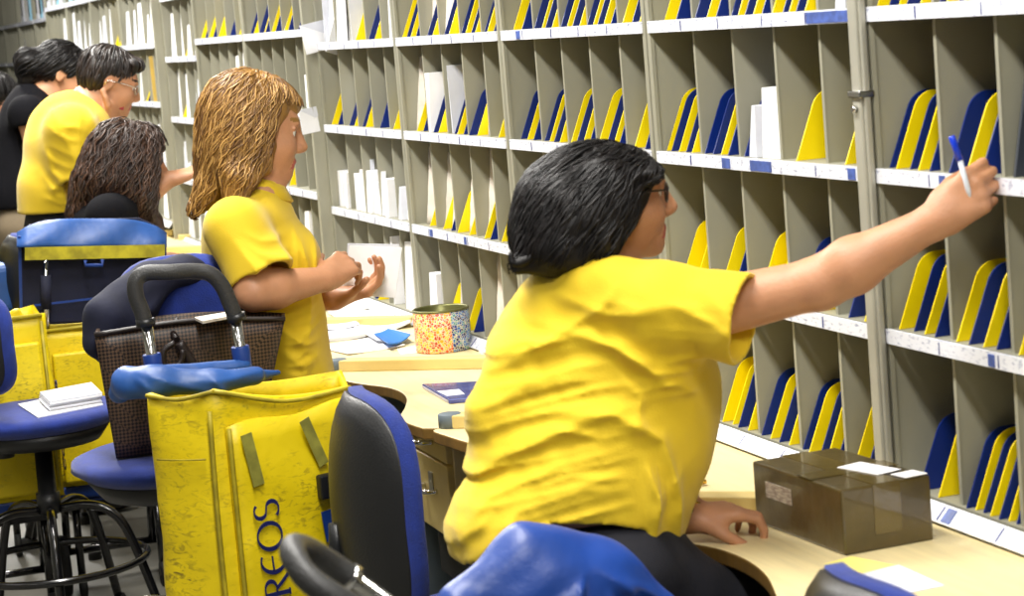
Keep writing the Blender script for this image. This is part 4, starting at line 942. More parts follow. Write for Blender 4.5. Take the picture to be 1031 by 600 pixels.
mb = MB(o5); mb.tube([ea, eb], .012, 8); mb.tube([ea, (ea.x, ea.y, .1)], .014, 8); mb.tube([eb, (eb.x, eb.y, .1)], .014, 8); mb.tube([(ea.x-.0, ea.y+.03, .1), (eb.x, eb.y-.03, .1)], .012, 8); mb.tube([(ea.x, ea.y, .12), (ea.x-.3, ea.y, .03)], .012, 8); mb.tube([(eb.x, eb.y, .12), (eb.x-.3, eb.y, .03)], .012, 8); mb.build('chassis', M_BLKM, T5)
for p, s_ in ((ea, .04), (eb, -.04)): mb = MB(o5); wheel(mb, (p.x, p.y+s_, .1), .1, (0, 1, 0)); mb.build('wheel', M_RUB, T5)

# ---------------------------------------------------------------- people
class Head:
    def __init__(s, c, f, up=(0, 0, 1), sc=1.0, cz=1.0):
        s.cz = cz
        s.c = Vector(c); s.f = Vector(f).normalized(); u = Vector(up); s.l = u.cross(s.f).normalized(); s.u = s.f.cross(s.l).normalized(); s.s = sc
    def w(s, x, y, z): return s.c+(s.f*x+s.l*y+s.u*z)*s.s
    def ax(s): return (s.f, s.l, s.u)
    def loc(s, P): return (P-np.array(tuple(s.c)))@np.array([tuple(s.f), tuple(s.l), tuple(s.u)]).T/s.s
    def prims(s, neck, nr=.052):
        k = s.s; E = lambda c, r, kk=.02, op='u': ell(s.w(*c), [q*k for q in r], s.ax(), kk, op)
        C = lambda a, b, ra, rb, kk=.01, op='u': cap(s.w(*a), s.w(*b), ra*k, rb*k, kk, op)
        P = [E((-.015, 0, .035*s.cz), (.098, .076, .092*s.cz), .03), E((.030, 0, -.012), (.060, .060, .084), .03), E((.036, 0, -.062), (.050, .048, .044), .03), C((.072, 0, -.090), (.070, 0, -.086), .019, .019, .02),
             C((.080, -.03, .026), (.080, .03, .026), .011, .011, .018), E((.058, .034, -.030), (.030, .026, .030), .02), E((.058, -.034, -.030), (.030, .026, .030), .02),
             C((.083, 0, .020), (.106, 0, -.026), .0085, .0125, .014), C((.098, .010, -.031), (.098, -.010, -.031), .010, .010, .008)]
        for y in (.031, -.031): P.append(E((.094, y, .004), (.014, .017, .012), .012, 's'))
        for y in (.031, -.031): P.append(E((.0735, y, .003), (.0135, .0135, .0135), .004))
        for y in (.031, -.031): P.append(C((.080, y-.014, .0125), (.080, y+.014, .0125), .0045, .0045, .004))
        P += [C((.0875, -.018, -.061), (.0875, .018, -.061), .0058, .0058, .006), C((.0895, 0, -.060), (.0895, 0, -.061), .007, .007, .006), C((.0845, -.016, -.072), (.0845, .016, -.072), .0068, .0068, .006)]
        for y in (.077, -.077):
            P += [E((-.010, y, .000), (.019, .008, .031), .006), E((-.004, y*1.09, .002), (.010, .006, .018), .006, 's')]
        P.append(cap(s.w(-.030, 0, -.055), neck, nr*.95, nr*1.08, .03))
        return P
    def paint(s, C):
        """0 skin 1 lip 2 eye white 3 iris 4 brow"""
        q = s.loc(C); mi = np.zeros(len(C), dtype=np.int32); x, y, z = q[:, 0], q[:, 1], q[:, 2]
        mi[(x > .074) & (np.abs(y) < .024) & (z < -.0555) & (z > -.0785) & (x > .0885-.3*np.abs(y))] = 1
        for e in (.031, -.031):
            d = np.sqrt((x-.0735)**2+(y-e)**2+(z-.003)**2); m = (d < .0148) & (x > .078) & (np.abs(z-.002) < .0052); mi[m] = 2
            mi[m & (np.hypot(y-e, z-.002) < .0085) & (x > .080)] = 3
        mi[(x > .068) & (np.abs(z-.030-.10*(.03-np.abs(np.abs(y)-.032))) < .0042) & (np.abs(y) > .012) & (np.abs(y) < .050)] = 4
        return mi
def hand(wr, d, n, th, s=1.0, curl=(.5, .5, .5, .5), thumb=(.6, .2, .5), spread=.05, thl=1.0):
    """palm + five fingers. d: wrist->knuckles, n: palm normal (towards what it holds), th: thumb side"""
    wr, d = Vector(wr), Vector(d).normalized(); n = Vector(n); n = (n-d*n.dot(d)).normalized(); t = n.cross(d); t = t if t.dot(Vector(th)) > 0 else -t
    out = [ecap(wr, wr+d*.03*s, .021*s, .020*s, t, 1.25, .02)]
    kn = []
    for i, (off, ln) in enumerate(((.031, .088), (.011, .092), (-.010, .087), (-.029, .079))):
        k_ = wr+d*ln*s+t*off*s; kn.append(k_); out.append(cap(wr+d*.02*s+t*off*.55*s, k_, .0155*s, .0115*s, .014))
    out.append(cap(wr+d*.02*s+t*.016*s+n*.008*s, wr+d*.055*s+t*.028*s+n*.012*s, .016*s, .014*s, .014))
    out.append(cap(wr+d*.02*s-t*.018*s+n*.006*s, wr+d*.06*s-t*.022*s+n*.006*s, .014*s, .012*s, .014))
    fing = []
    for i, (L1, L2, L3, r) in enumerate(((.040, .025, .021, .0092), (.044, .028, .022, .0095), (.041, .026, .021, .0088), (.032, .020, .018, .0078))):
        a = curl[i] if not isinstance(curl[i], (tuple, list)) else None
        a1, a2, a3 = (a*.9, a*1.1, a*.7) if a is not None else curl[i]
        sp = (1.5-i)*spread; dd = (d+t*sp).normalized(); p = kn[i]; ang = 0
        for L, aa, r0, r1 in ((L1, a1, r*1.12, r), (L2, a2, r, r*.93), (L3, a3, r*.93, r*.78)):
            ang += aa; v = dd*math.cos(ang)+n*math.sin(ang); q = p+v*L*s; fing.append(cap(p, q, r0*s, r1*s, .004)); p = q
    th0 = wr+d*.028*s+t*.028*s+n*.010*s; a, b, c = thumb
    v1 = (d*.62+t*a+n*b).normalized(); p1 = th0+v1*.040*s*thl; v2 = (d*.85+t*(a-c)+n*(b+.15)).normalized(); p2 = p1+v2*.032*s*thl; v3 = (d*.9+t*(a-c*1.6)+n*(b+.25)).normalized(); p3 = p2+v3*.026*s*thl
    tf = [cap(th0, p1, .0145*s, .0115*s, .004), cap(p1, p2, .0112*s, .0105*s, .004), cap(p2, p3, .0105*s, .0085*s, .004)]
    return out, [group(fing[0:3], .007), group(fing[3:6], .007), group(fing[6:9], .007), group(fing[9:12], .007), group(tf, .012)]
def arm(sh, el, wr, s=1.0, r=(.050, .044, .027)):
    sh, el, wr = Vector(sh), Vector(el), Vector(wr); m = el.lerp(wr, .28)
    return [cap(sh, el, r[0]*s, r[1]*.92*s, .02), cap(el, m, r[1]*.93*s, r[1]*s, .02), cap(m, wr, r[1]*s, r[2]*s, .02)]
def hair_locks(mb, prims, H, n, seg, step, wave, wl, r, zmin, rs, face=.045, lift=.004, grav=.9, top=-1, spread=.6, back=.0):
    """locks that run down the hair mass, following its surface"""
    rr = np.random.RandomState(rs); c = np.array(tuple(H.c)); M = np.array([tuple(H.f), tuple(H.l), tuple(H.u)])
    D = rr.normal(size=(n, 3)); D[:, 2] = np.abs(D[:, 2])*1.2+top*0-.15; D /= np.linalg.norm(D, axis=1)[:, None]
    P = (c+(D@M)*.13*H.s+np.array(tuple(H.u))*.03*H.s).astype(np.float32)
    def f(Q): return evalp(prims, Q.astype(np.float32))
    def grad(Q):
        e = .004; g = np.stack([f(Q+np.eye(3)[i]*e)-f(Q-np.eye(3)[i]*e) for i in range(3)], 1); return g/(np.linalg.norm(g, axis=1)[:, None]+1e-9)
    for _ in range(3): P = P-f(P)[:, None]*grad(P)
    ph = rr.uniform(0, 6.28, n); am = rr.uniform(.5, 1.2, n); paths = [P.copy()]; top_ = c+np.array(tuple(H.u))*.12*H.s+np.array(tuple(H.f))*.0
    V = P-top_; 
    for k in range(seg):
        g = grad(P); down = np.array([0, 0, -grav]); out = (P-top_); out[:, 2] = 0; out /= np.linalg.norm(out, axis=1)[:, None]+.03
        v = down+out*spread*max(0, 1-k/6)+np.array(tuple(H.f))*(-back); v = v-g*np.sum(v*g, 1)[:, None]; v /= np.linalg.norm(v, axis=1)[:, None]+1e-6
        sd = np.cross(v, g); P = P+v*step+sd*(wave*am*np.sin(ph+k*step/wl*6.28))[:, None]+g*(wave*.5*am*np.cos(ph+k*step/wl*6.28))[:, None]
        dd = f(P); P = P-g*(dd-lift-.003*np.sin(ph*3+k))[:, None]*.8; paths.append(P.copy())
    Q = np.stack(paths, 1)
    for i in range(n):
        pts = []
        for k in range(seg+1):
            p = Q[i, k]; q = (p-c)@M.T/H.s
            if (q[0] > face and abs(q[1]) < .085 and q[2] < .062) or p[2] < zmin: break
            pts.append(Vector(p))
        if len(pts) < 4: continue
        m = len(pts); rad = [r*am[i]*(.35+.75*math.sin(math.pi*min(1, (k+.6)/m))**.7) for k in range(m)]; mb.tube(pts, rad, 5, int(rr.choice([0, 0, 1, 2])), cap=False)
def hair_post(H, amp, freq, seed=1):
    def f(P, D):
        q = H.loc(P); az = np.arctan2(q[:, 1], q[:, 0]+.02); 
        return D-amp*np.sin(az*freq+3*np.sin(q[:, 2]*38+seed)+2*np.sin(q[:, 0]*30))-amp*.8*noise3(P, 70, seed)
    return f
def glasses(H, parent, off, m_):
    mb = MB(off)
    for y in (.032, -.032):
        mb.tube([H.w(.100-.012*(math.cos(a)*(1 if y > 0 else -1)+1)*.5, y+.021*math.cos(a), .001+.016*math.sin(a)) for a in [k*math.pi/10 for k in range(20)]], .0019*H.s, 6, closed=True)
        s_ = 1 if y > 0 else -1; mb.tube([H.w(.088, y+s_*.021, .006), H.w(.088, s_*.068, .008), H.w(.03, s_*.082, .008), H.w(-.012, s_*.086, .006), H.w(-.026, s_*.084, -.012)], .002*H.s, 6)
    mb.tube([H.w(.100, -.011, .004), H.w(.104, 0, .007), H.w(.100, .011, .004)], .0018*H.s, 6)
    mb.build('glasses', m_, parent)
def cut_below(pts, ax=0):
    """keep what lies above a height profile along x; pts = world points"""
    xs = [p[ax] for p in pts]; zs = [p[2] for p in pts]; o = np.argsort(xs); xs = np.array(xs)[o]; zs = np.array(zs)[o]
    return lambda P: np.interp(P[:, ax], xs, zs)-P[:, 2]
def plane_cut(c, n):
    """positive beyond the plane"""
    c = A3(c); n = A3(Vector(n).normalized()); return lambda P: (P-c)@n
HOLLOW = []
def sleeve(sh, end, r0, r1, k=.03):
    """sleeve capsule trimmed square at its end; the opening is hollowed after the folds are added"""
    sh, end = Vector(sh), Vector(end); d = (end-sh).normalized(); e2 = end+d*.05; f0 = cap(sh, e2, r0, r1, k); pc = plane_cut(end, d)
    HOLLOW.append(cap(end+d*.004, end+d*.2, r1-.013, r1-.010, .004)[0])
    def f(P): return np.maximum(f0[0](P), pc(P))
    return (f, f0[1], f0[2], k, 'u')
def hollow(P, D):
    for f in HOLLOW: D = np.maximum(D, -f(P))
    return D
def collar_ring(parent, o, cc, f, side, r, m_, drop=1.0):
    mb = MB(o); N = 24; pts = []
    for k in range(N+1):
        a = math.pi*2*k/N*.88+math.pi*.12; d = (f*math.cos(a)+side*math.sin(a)); p = cc+d*r+Vector((0, 0, -.022*math.cos(a)))
        pts += [p-d*.004+Vector((0, 0, .024)), p+d*.004+Vector((0, 0, .026)), p+d*.024+Vector((0, 0, -.018*drop)), p+d*.018+Vector((0, 0, -.022*drop)), p+Vector((0, 0, .006)), p-d*.012+Vector((0, 0, -.02))]
    fs = [(i*6+j, i*6+(j+1) % 6, (i+1)*6+(j+1) % 6, (i+1)*6+j) for i in range(N) for j in range(6)]+[(0, 1, 2, 3, 4, 5), tuple(N*6+j for j in reversed(range(6)))]
    mb.add(pts, fs, 0, True); mb.build('collar', m_, parent)
def shoe(c, f, parent, off, s=1.0):
    f = Vector(f).normalized(); c = Vector(c); sd = Vector((0, 0, 1)).cross(f)
    pr = [ell(c+f*.07*s+Vector((0, 0, .035)), (.13*s, .045*s, .036), (f, sd, (0, 0, 1)), .02), ell(c+Vector((0, 0, .05)), (.06*s, .04*s, .055), (f, sd, (0, 0, 1)), .03)]
    skin('shoe', pr, .007, M_SHOE, parent, off, post=lambda P, D: np.maximum(D, .004-P[:, 2]))

SKM = lambda hair: [M_SKIN, M_LIP, M_EYEW, M_IRIS, hair]

# ======== the reaching woman in the foreground
o = Vector((1.15, 3.4, 0))
P1 = thing('person', o, 'seated dark-haired woman in yellow shirt and glasses, reaching into the shelf with a pen', 'person')
f1 = Vector((.97, -.20, -.02)); H1 = Head(W(613, 197, 3.46), f1, (.02, 0, 1), .97, .70)
neck = W(602, 285, 3.44); shR = W(650, 326, 3.33); shL = W(575, 340, 3.54)
elR = W(826, 285, 3.18); wrR = W(944, 221, 3.07)
elL = W(668, 462, 3.56); wrL = Z(692, 521, .795)
wrL = Vector((wrL.x, wrL.y, .795))
dR_ = (W(986, 190, 3.03)-wrR); hR, fR = hand(wrR-dR_.normalized()*.004, dR_, (.25, 1, -.30), (-.4, -.1, 1), .93, curl=((.75, 1.15, .6), (.9, 1.25, .7), (1.0, 1.3, .8), (1.1, 1.3, .8)), thumb=(.25, .75, .35), spread=.02)
dL_ = (Vector((1, -.10, .02))); hL, fL = hand(wrL, dL_, (.05, .1, -1), (0, -1, 0), .90, curl=((.30, .85, .5), (.32, .9, .5), (.40, .9, .5), (.45, .9, .5)), thumb=(.38, .42, .25), spread=.10)
body = H1.prims(neck+Vector((-.005, .005, -.01)), .055)
chest = W(606, 385, 3.42); waist = W(592, 470, 3.40); pelv = W(572, 570, 3.38)
axs = Vector((1, -.25, 0))
body += [ecap(neck+Vector((0, 0, -.05)), chest, .07, .10, axs, 1.35, .05), ecap(chest, waist, .10, .10, axs, 1.3, .05), ecap(waist, pelv, .10, .11, axs, 1.25, .05), cap(neck+Vector((0, .02, -.05)), shR, .05, .052, .04), cap(neck+Vector((0, .02, -.05)), shL, .045, .045, .04)]
body += arm(shR, elR, wrR, 1.0, (.054, .043, .026))+arm(shL, elL, wrL, .98)+hR+fR+hL+fL
hipR = pelv+Vector((.05, -.09, -.02)); hipL = pelv+Vector((.0, .10, -.02)); knR = Vector((1.50, 3.38, .60)); knL = Vector((1.50, 3.62, .60)); anR = Vector((1.42, 3.34, .22)); anL = Vector((1.44, 3.56, .22))
for h_, k_, a_ in ((hipR, knR, anR), (hipL, knL, anL)): body += [cap(h_, k_, .07, .05, .03), cap(k_, a_, .048, .032, .02)]
skin('body', body, .0036, SKM(M_HBLK[0]), P1, o, paint=H1.paint)
glasses(H1, P1, o, mat('dark_spectacle_frame', (40, 26, 22), .3))
# shirt
HOLLOW.clear()
sl_end = W(750, 322, 3.205)
top = neck+Vector((0, .01, -.035))
shirt = [ecap(W(598, 322, 3.42), W(612, 388, 3.42), .098, .135, axs, 1.12, .05), ecap(W(612, 388, 3.42), W(606, 450, 3.40), .138, .136, axs, 1.26, .05), ecap(W(606, 450, 3.40), W(580, 520, 3.38), .136, .136, axs, 1.22, .05), ecap(W(580, 520, 3.38), W(568, 585, 3.37), .137, .142, axs, 1.24, .05),
         cap(W(585, 300, 3.42), W(540, 330, 3.50), .060, .060, .05), cap(W(600, 300, 3.36), W(655, 312, 3.30), .052, .070, .04), ell(W(662, 400, 3.46), (.095, .10, .12), None, .06), ell(W(505, 560, 3.38), (.07, .12, .10), None, .06), cap(W(560, 320, 3.44), W(505, 420, 3.42), .055, .06, .07),
         sleeve(W(656, 304, 3.31), sl_end, .062, .080, .05), sleeve(W(575, 335, 3.56), W(684, 456, 3.58), .07, .073, .05), cap(W(668, 470, 3.46), W(668, 545, 3.42), .05, .034, .05),
         cap(W(590, 285, 3.37), W(618, 282, 3.33), .045, .045, .03), ecap(W(660, 345, 3.33), W(640, 400, 3.38), .06, .07, axs, 1.0, .06)]
hem = cut_below([W(430, 612, 3.3), W(464, 588, 3.3), W(495, 556, 3.3), W(524, 530, 3.3), W(548, 522, 3.3), W(600, 521, 3.3), W(636, 527, 3.3), W(642, 545, 3.3), W(668, 549, 3.3), W(692, 551, 3.3), W(720, 552, 3.3)])
L_ = lambda *p: [W(x, y, 3.28) for x, y in p]
_r = random.Random(4)
def fan(n, A, B, w, a, bow, L):
    out = []
    for i in range(n):
        t = (i+_r.uniform(-.3, .3))/n; p = [A[0][k]*(1-t)+A[1][k]*t for k in (0, 1)]; q = [B[0][k]*(1-t)+B[1][k]*t for k in (0, 1)]; s0, s1 = _r.uniform(0, .3), _r.uniform(.65, 1)
        pts = []
        for u in (0, .33, .66, 1): v = s0+(s1-s0)*u; pts.append((p[0]*(1-v)+q[0]*v+_r.uniform(-3, 3), p[1]*(1-v)+q[1]*v+bow*math.sin(math.pi*v)+_r.uniform(-3, 3)))
        out.append((L(*pts), w*_r.uniform(.7, 1.3), a*_r.uniform(.6, 1.2)))
    return out
fd = folds(fan(13, ((486, 390), (458, 575)), ((640, 330), (690, 500)), .0065, .0045, -10, L_)+fan(6, ((600, 300), (640, 420)), ((735, 300), (722, 400)), .006, .0035, 6, L_)+fan(5, ((640, 430), (690, 440)), ((645, 540), (688, 545)), .006, .004, 0, L_)+[(L_((470, 520), (510, 470), (580, 425), (640, 405)), .013, .010), (L_((462, 560), (500, 505), (560, 468), (620, 450)), .012, .009), (L_((490, 430), (540, 395), (600, 375)), .012, .008), (L_((500, 375), (545, 350), (600, 345)), .014, .008),
            (L_((600, 340), (650, 375), (700, 372)), .011, .009), (L_((560, 330), (620, 350), (672, 390)), .012, .008), (L_((655, 300), (690, 320), (725, 360)), .010, .006), (L_((690, 285), (700, 320), (690, 360)), .009, .005),
            (L_((550, 420), (610, 415), (660, 440), (672, 480)), .012, .010), (L_((640, 460), (652, 500), (650, 545)), .009, .010), (L_((665, 455), (678, 500), (684, 545)), .008, .007), (L_((480, 570), (520, 515), (580, 490), (620, 488)), .011, .008),
            (L_((520, 500), (570, 478), (625, 478)), .008, .006), (L_((630, 395), (670, 385), (710, 395)), .010, .008), (L_((620, 290), (600, 320), (560, 350), (520, 380)), .010, .006), (L_((460, 590), (478, 545), (505, 515)), .010, .007), (L_((575, 300), (610, 318), (650, 312)), .009, .005),
            (L_((512, 455), (560, 432), (600, 440), (640, 430)), .007, .005), (L_((610, 360), (640, 400), (632, 440)), .010, .006)])
XSL = W(730, 320, 3.22).x
def shirt_post(P, D):
    fz = np.clip((XSL-P[:, 0])/.05, 0, 1); D = D-fz*(1.5*fd(P)+.0030*noise3(P, 24, 3)+.0014*noise3(P, 70, 4)-.004)
    return np.maximum(hollow(P, D), hem(P))
skin('shirt', shirt, .0046, M_SHIRT, P1, o, post=shirt_post)
collar_ring(P1, o, W(604, 280, 3.42), Vector((.97, -.2, 0)), Vector((.2, .97, 0)), .066, M_SHIRT)
# trousers
pants = [ecap(W(572, 556, 3.38), W(570, 610, 3.38), .120, .135, axs, 1.26, .05), ell(W(618, 556, 3.34), (.115, .10, .075), None, .05)]
for h_, k_, a_ in ((hipR, knR, anR), (hipL, knL, anL)): pants += [cap(h_, k_, .098, .066, .05), cap(k_, a_, .064, .050, .03)]
skin('trousers', pants, .008, M_PANTS, P1, o, post=lambda P, D: np.maximum(D-.003*noise3(P, 30, 8), P[:, 2]-W(600, 512, 3.4).z))
for a_ in (anR, anL): pass
mb = MB(o)
for a_ in (anR, anL): mb.box((a_.x+.05, a_.y, a_.z-.055), (.25, .085, .07))
mb.build('shoes', M_SHOE, P1, bevel=.025, seg=3)
# hair
hz = lambda px, py, Y: W(px, py, Y)
hair = [ell(H1.w(-.020, 0, .020), (.108, .092, .072), H1.ax(), .03), ell(W(590, 212, 3.45), (.085, .105, .070), None, .04), ell(W(560, 215, 3.44), (.062, .100, .070), None, .04), ell(W(548, 245, 3.43), (.045, .09, .048), None, .04),
        ell(W(604, 225, 3.365), (.042, .034, .050), None, .03), ell(W(618, 192, 3.365), (.036, .032, .046), None, .03), ell(W(644, 172, 3.40), (.030, .07, .020), None, .03), cap(W(538, 258, 3.40), W(521, 268, 3.39), .028, .012, .03), cap(W(566, 260, 3.37), W(604, 250, 3.35), .026, .020, .03),
        ell(H1.w(.100, 0, -.050), (.074, .100, .078), H1.ax(), .012, 's'), ell(H1.w(.118, 0, .004), (.068, .100, .038), H1.ax(), .010, 's')]
hp = hair_post(H1, .0022, 15, 4)
V, F = nets(hair, .0045, hp); mb = MB(o)
hair_locks(mb, hair, H1, 900, 12, .015, .0035, .11, .0018, W(540, 276, 3.36).z, 5, face=.050, lift=.0012, back=.7)
mb.tube(bez([W(540, 255, 3.38), W(525, 264, 3.38), W(516, 264, 3.38), W(514, 254, 3.38)], 4), [.010, .010, .009, .009, .009, .008, .008, .007, .007, .006, .005, .004, .003], 8, 0)
def merge(name, V, F, mb, mats, parent, off):
    me = npmesh(name+'_base', V-np.array(tuple(off)), F, mats); tmp = bpy.data.objects.new('t', me)
    import bmesh
    bm = bmesh.new(); bm.from_mesh(me)
    m2 = bpy.data.meshes.new('t2'); m2.from_pydata([v-mb.off for v in mb.v], [], mb.f); m2.polygons.foreach_set('material_index', mb.m); m2.polygons.foreach_set('use_smooth', [True]*len(mb.f)); bm.from_mesh(m2)
    out = bpy.data.meshes.new(name); bm.to_mesh(out); bm.free(); bpy.data.objects.remove(tmp)
    for m in mats: out.materials.append(m)
    out.update(); return mkobj(name, out, parent)
merge('hair', V, F, mb, M_HBLK, P1, o)
# watch, pen
mb = MB(o); wd_ = (wrL-elL).normalized(); wc = wrL-wd_*.006; u_ = wd_.orthogonal().normalized(); v_ = wd_.cross(u_)
mb.tube([wc+(u_*math.cos(a)+v_*math.sin(a))*.0295 for a in [k*math.pi/12 for k in range(24)]], .0042, 6, closed=True); wt = mb.build('wristwatch', M_GOLD, P1)
R_ = Vector((0, 0, 1)).rotation_difference(Vector((-.3, -.75, .5)).normalized()).to_matrix(); MB(o).lathe([(0, 0), (.013, 0), (.013, .006), (0, .007)], wc+Vector((-.3, -.75, .5)).normalized()*.029, 16, 0, R_).build('watch_face', M_CHROME, wt)
pa, pb, pc_ = W(958, 137, 3.035), W(965, 156, 3.03), W(975, 192, 3.03)
pen = thing('pen', pb, 'blue-capped ballpoint pen held upright in the reaching hand', 'pen'); op = pb
MB(op).tube([pb-(pc_-pb).normalized()*.0, pc_, pc_+(pc_-pb).normalized()*.02], [.0042, .0042, .001], 10).build('barrel', mat('clear_barrel', (216, 222, 232), .15), pen)
MB(op).tube([pa, pa+(pb-pa)*.05, pb+(pc_-pb)*.15], [.0042, .0052, .0054], 10).build('pen_cap', mat('bright_blue_plastic', (18, 60, 210), .3), pen)
# jacket over the chair
jc = W(560, 590, 3.12)
J1 = thing('jacket', jc, 'bright blue nylon jacket draped over the reaching woman\'s chair back', 'jacket')
jp = [ecap(W(530, 556, 3.08), W(568, 562, 3.08), .030, .030, (0, 1, 0), 1.0, .04), cap(W(528, 552, 3.08), W(462, 612, 3.06), .028, .036, .05), cap(W(568, 560, 3.08), W(612, 572, 3.08), .032, .030, .05), cap(W(612, 572, 3.08), W(664, 612, 3.08), .028, .030, .05), ecap(W(540, 590, 3.07), W(575, 600, 3.07), .055, .06, (1, 0, 0), 1.25, .05), ecap(W(545, 640, 3.07), W(575, 660, 3.07), .07, .08, (1, 0, 0), 1.25, .05)]
jd = folds([(L_((528, 545), (520, 570), (535, 600)), .008, .012), (L_((545, 540), (575, 560), (600, 600)), .009, .010), (L_((520, 556), (495, 580), (478, 605)), .009, .010), (L_((565, 548), (600, 565), (640, 600)), .009, .009), (L_((555, 560), (552, 585), (560, 610)), .007, .009)])
skin('jacket_shell', jp, .0045, mat('royal_blue_nylon', (24, 66, 150), .42, var=.1, bump=.3, bscale=40), J1, jc, post=lambda P, D: D-jd(P)-.0035*noise3(P, 40, 12))


# ======== generic builder for the standing and seated colleagues
def make_person(lab, base, H, neck, chest, waist, pelv, arms, shirt, shirt_m, pants, pants_m, hairfn, hmats, h=.006, legs=None, facing=(1, 0, 0), extra=None, spect=None, hem=None, sd=None, collar=True, sw=(.112, .125, .125), spost=None, nr=.052):
    o = Vector(base); P = thing('person', o, lab, 'person'); f = Vector(facing).normalized(); side = sd or Vector((0, 0, 1)).cross(f)
    bp = H.prims(Vector(neck), nr); c, w_, p_, n_ = Vector(chest), Vector(waist), Vector(pelv), Vector(neck)
    bp += [ecap(n_+Vector((0, 0, -.05)), c, .06, .085, side, 1.5, .05), ecap(c, w_, .085, .085, side, 1.35, .05), ecap(w_, p_, .085, .095, side, 1.4, .05)]
    for a in arms:
        bp.append(cap(n_+Vector((0, 0, -.05)), a['sh'], .045, .048, .04)); bp += arm(a['sh'], a['el'], a['wr'], a.get('s', .95))
        hp_, hf_ = hand(a['wr'], *a['hand'][:3], a.get('s', .95)*.95, **a['hand'][3]); bp += hp_+hf_
    if legs:
        for h_, k_, a_ in legs: bp += [cap(h_, k_, .07, .05, .03), cap(k_, a_, .05, .034, .02)]
    skin('body', bp, h*.75, SKM(hmats[0]), P, o, paint=H.paint)
    if spect: glasses(H, P, o, spect)
    HOLLOW.clear()
    sp = [ecap(c+Vector((0, 0, .06)), c, sw[0]*.85, sw[0], side, 1.35, .05), ecap(c, w_, sw[0], sw[1], side, 1.30, .05), ecap(w_, p_, sw[1], sw[2], side, 1.28, .05)]
    sp.append(cap(n_+Vector((0, 0, -.045)), c+Vector((0, 0, .08)), .06, .07, .05))
    for a in arms:
        sp.append(cap(n_.lerp(a['sh'], .35)+Vector((0, 0, -.045)), a['sh']+Vector((0, 0, -.01)), .052, .062, .05))
        if a.get('sl'): sp.append(sleeve(a['sh']+Vector((0, 0, -.012)), a['sl'], a.get('r0', .072), a.get('r1', .074), .05))
    sp += shirt or []
    hz_ = hem if hem is not None else p_.z-.03
    def post(Q, D):
        if spost: D = spost(Q, D)
        return np.maximum(hollow(Q, D-.003*noise3(Q, 24, 7)), hz_-Q[:, 2])
    skin('shirt', sp, h, shirt_m, P, o, post=post)
    if collar:
        collar_ring(P, o, n_+Vector((0, 0, -.008)), f, side, .064, shirt_m)
    if pants_m:
        pp = [ecap(w_.lerp(p_, .5), p_+Vector((0, 0, -.06)), .100, .118, side, 1.35, .05)]
        for h_, k_, a_ in legs: pp += [cap(h_, k_, .092, .066, .04), cap(k_, a_, .066, .052, .03)]
        top = hz_+.06
        skin('trousers', pp, .009, pants_m, P, o, post=lambda Q, D: np.maximum(np.maximum(D-.004*noise3(Q, 22, 3), Q[:, 2]-top), .03-Q[:, 2]))
        for h_, k_, a_ in legs: shoe((a_[0], a_[1], 0), f, P, o)
    hs, locks = hairfn(H); V, F = nets(hs, .0055, hair_post(H, .003, 14, 3)); mb = MB(o)
    for L in locks: hair_locks(mb, hs, H, **L)
    merge('hair', V, F, mb, hmats, P, o)
    return P
def leg(pel, f, dy, knee=None, ank=None):
    pel = Vector(pel); s_ = Vector((0, 0, 1)).cross(Vector(f).normalized()); h_ = pel+s_*dy+Vector((0, 0, -.04))
    return (h_, Vector(knee) if knee else Vector((h_.x+.02, h_.y, h_.z*.52)), Vector(ank) if ank else Vector((h_.x-.01, h_.y, .08)))

# ======== blond woman standing with the envelopes
YB2 = 5.36
H2 = Head(W(258, 131, YB2), (.97, -.13, -.20), (.20, 0, 1), 1.09)
def hair2(H):
    q = lambda x, y, Y=YB2: W(x, y, Y)
    hs = [ell(H.w(-.020, 0, .045), (.112, .096, .096), H.ax(), .03), ell(q(238, 128), (.085, .10, .085), None, .04), ell(q(225, 158), (.060, .10, .085), None, .04), ell(q(252, 152, YB2-.06), (.062, .045, .075), None, .04), ell(q(252, 152, YB2+.06), (.062, .045, .075), None, .04),
          cap(q(222, 170), q(210, 198), .050, .030, .03), cap(q(245, 170, YB2-.06), q(248, 188, YB2-.07), .038, .020, .03), cap(q(214, 186, YB2-.03), q(198, 210, YB2-.03), .034, .016, .02), cap(q(240, 180, YB2-.1), q(236, 204, YB2-.12), .04, .018, .02), cap(q(276, 100), q(297, 106), .038, .016, .03),
          ell(H.w(.096, 0, -.050), (.070, .105, .088), H.ax(), .012, 's'), ell(H.w(.120, 0, .008), (.056, .100, .032), H.ax(), .010, 's')]
    zz = q(210, 212).z
    return hs, [dict(n=1000, seg=19, step=.0165, wave=.006, wl=.085, r=.0019, zmin=zz, rs=3, face=.044, lift=.0012, back=.35), dict(n=300, seg=21, step=.017, wave=.009, wl=.07, r=.0017, zmin=zz-.03, rs=8, face=.040, lift=.006, back=.5)]
nk = W(258, 186, YB2)
shr, shl = W(236, 226, YB2-.17), W(252, 222, YB2+.16)
elr, ell_ = W(256, 294, YB2-.24), W(276, 300, YB2+.14)
wrr, wrl = W(327, 281, YB2-.17), W(337, 300, YB2+.03)
L2 = lambda *p: [W(x, y, YB2) for x, y in p]
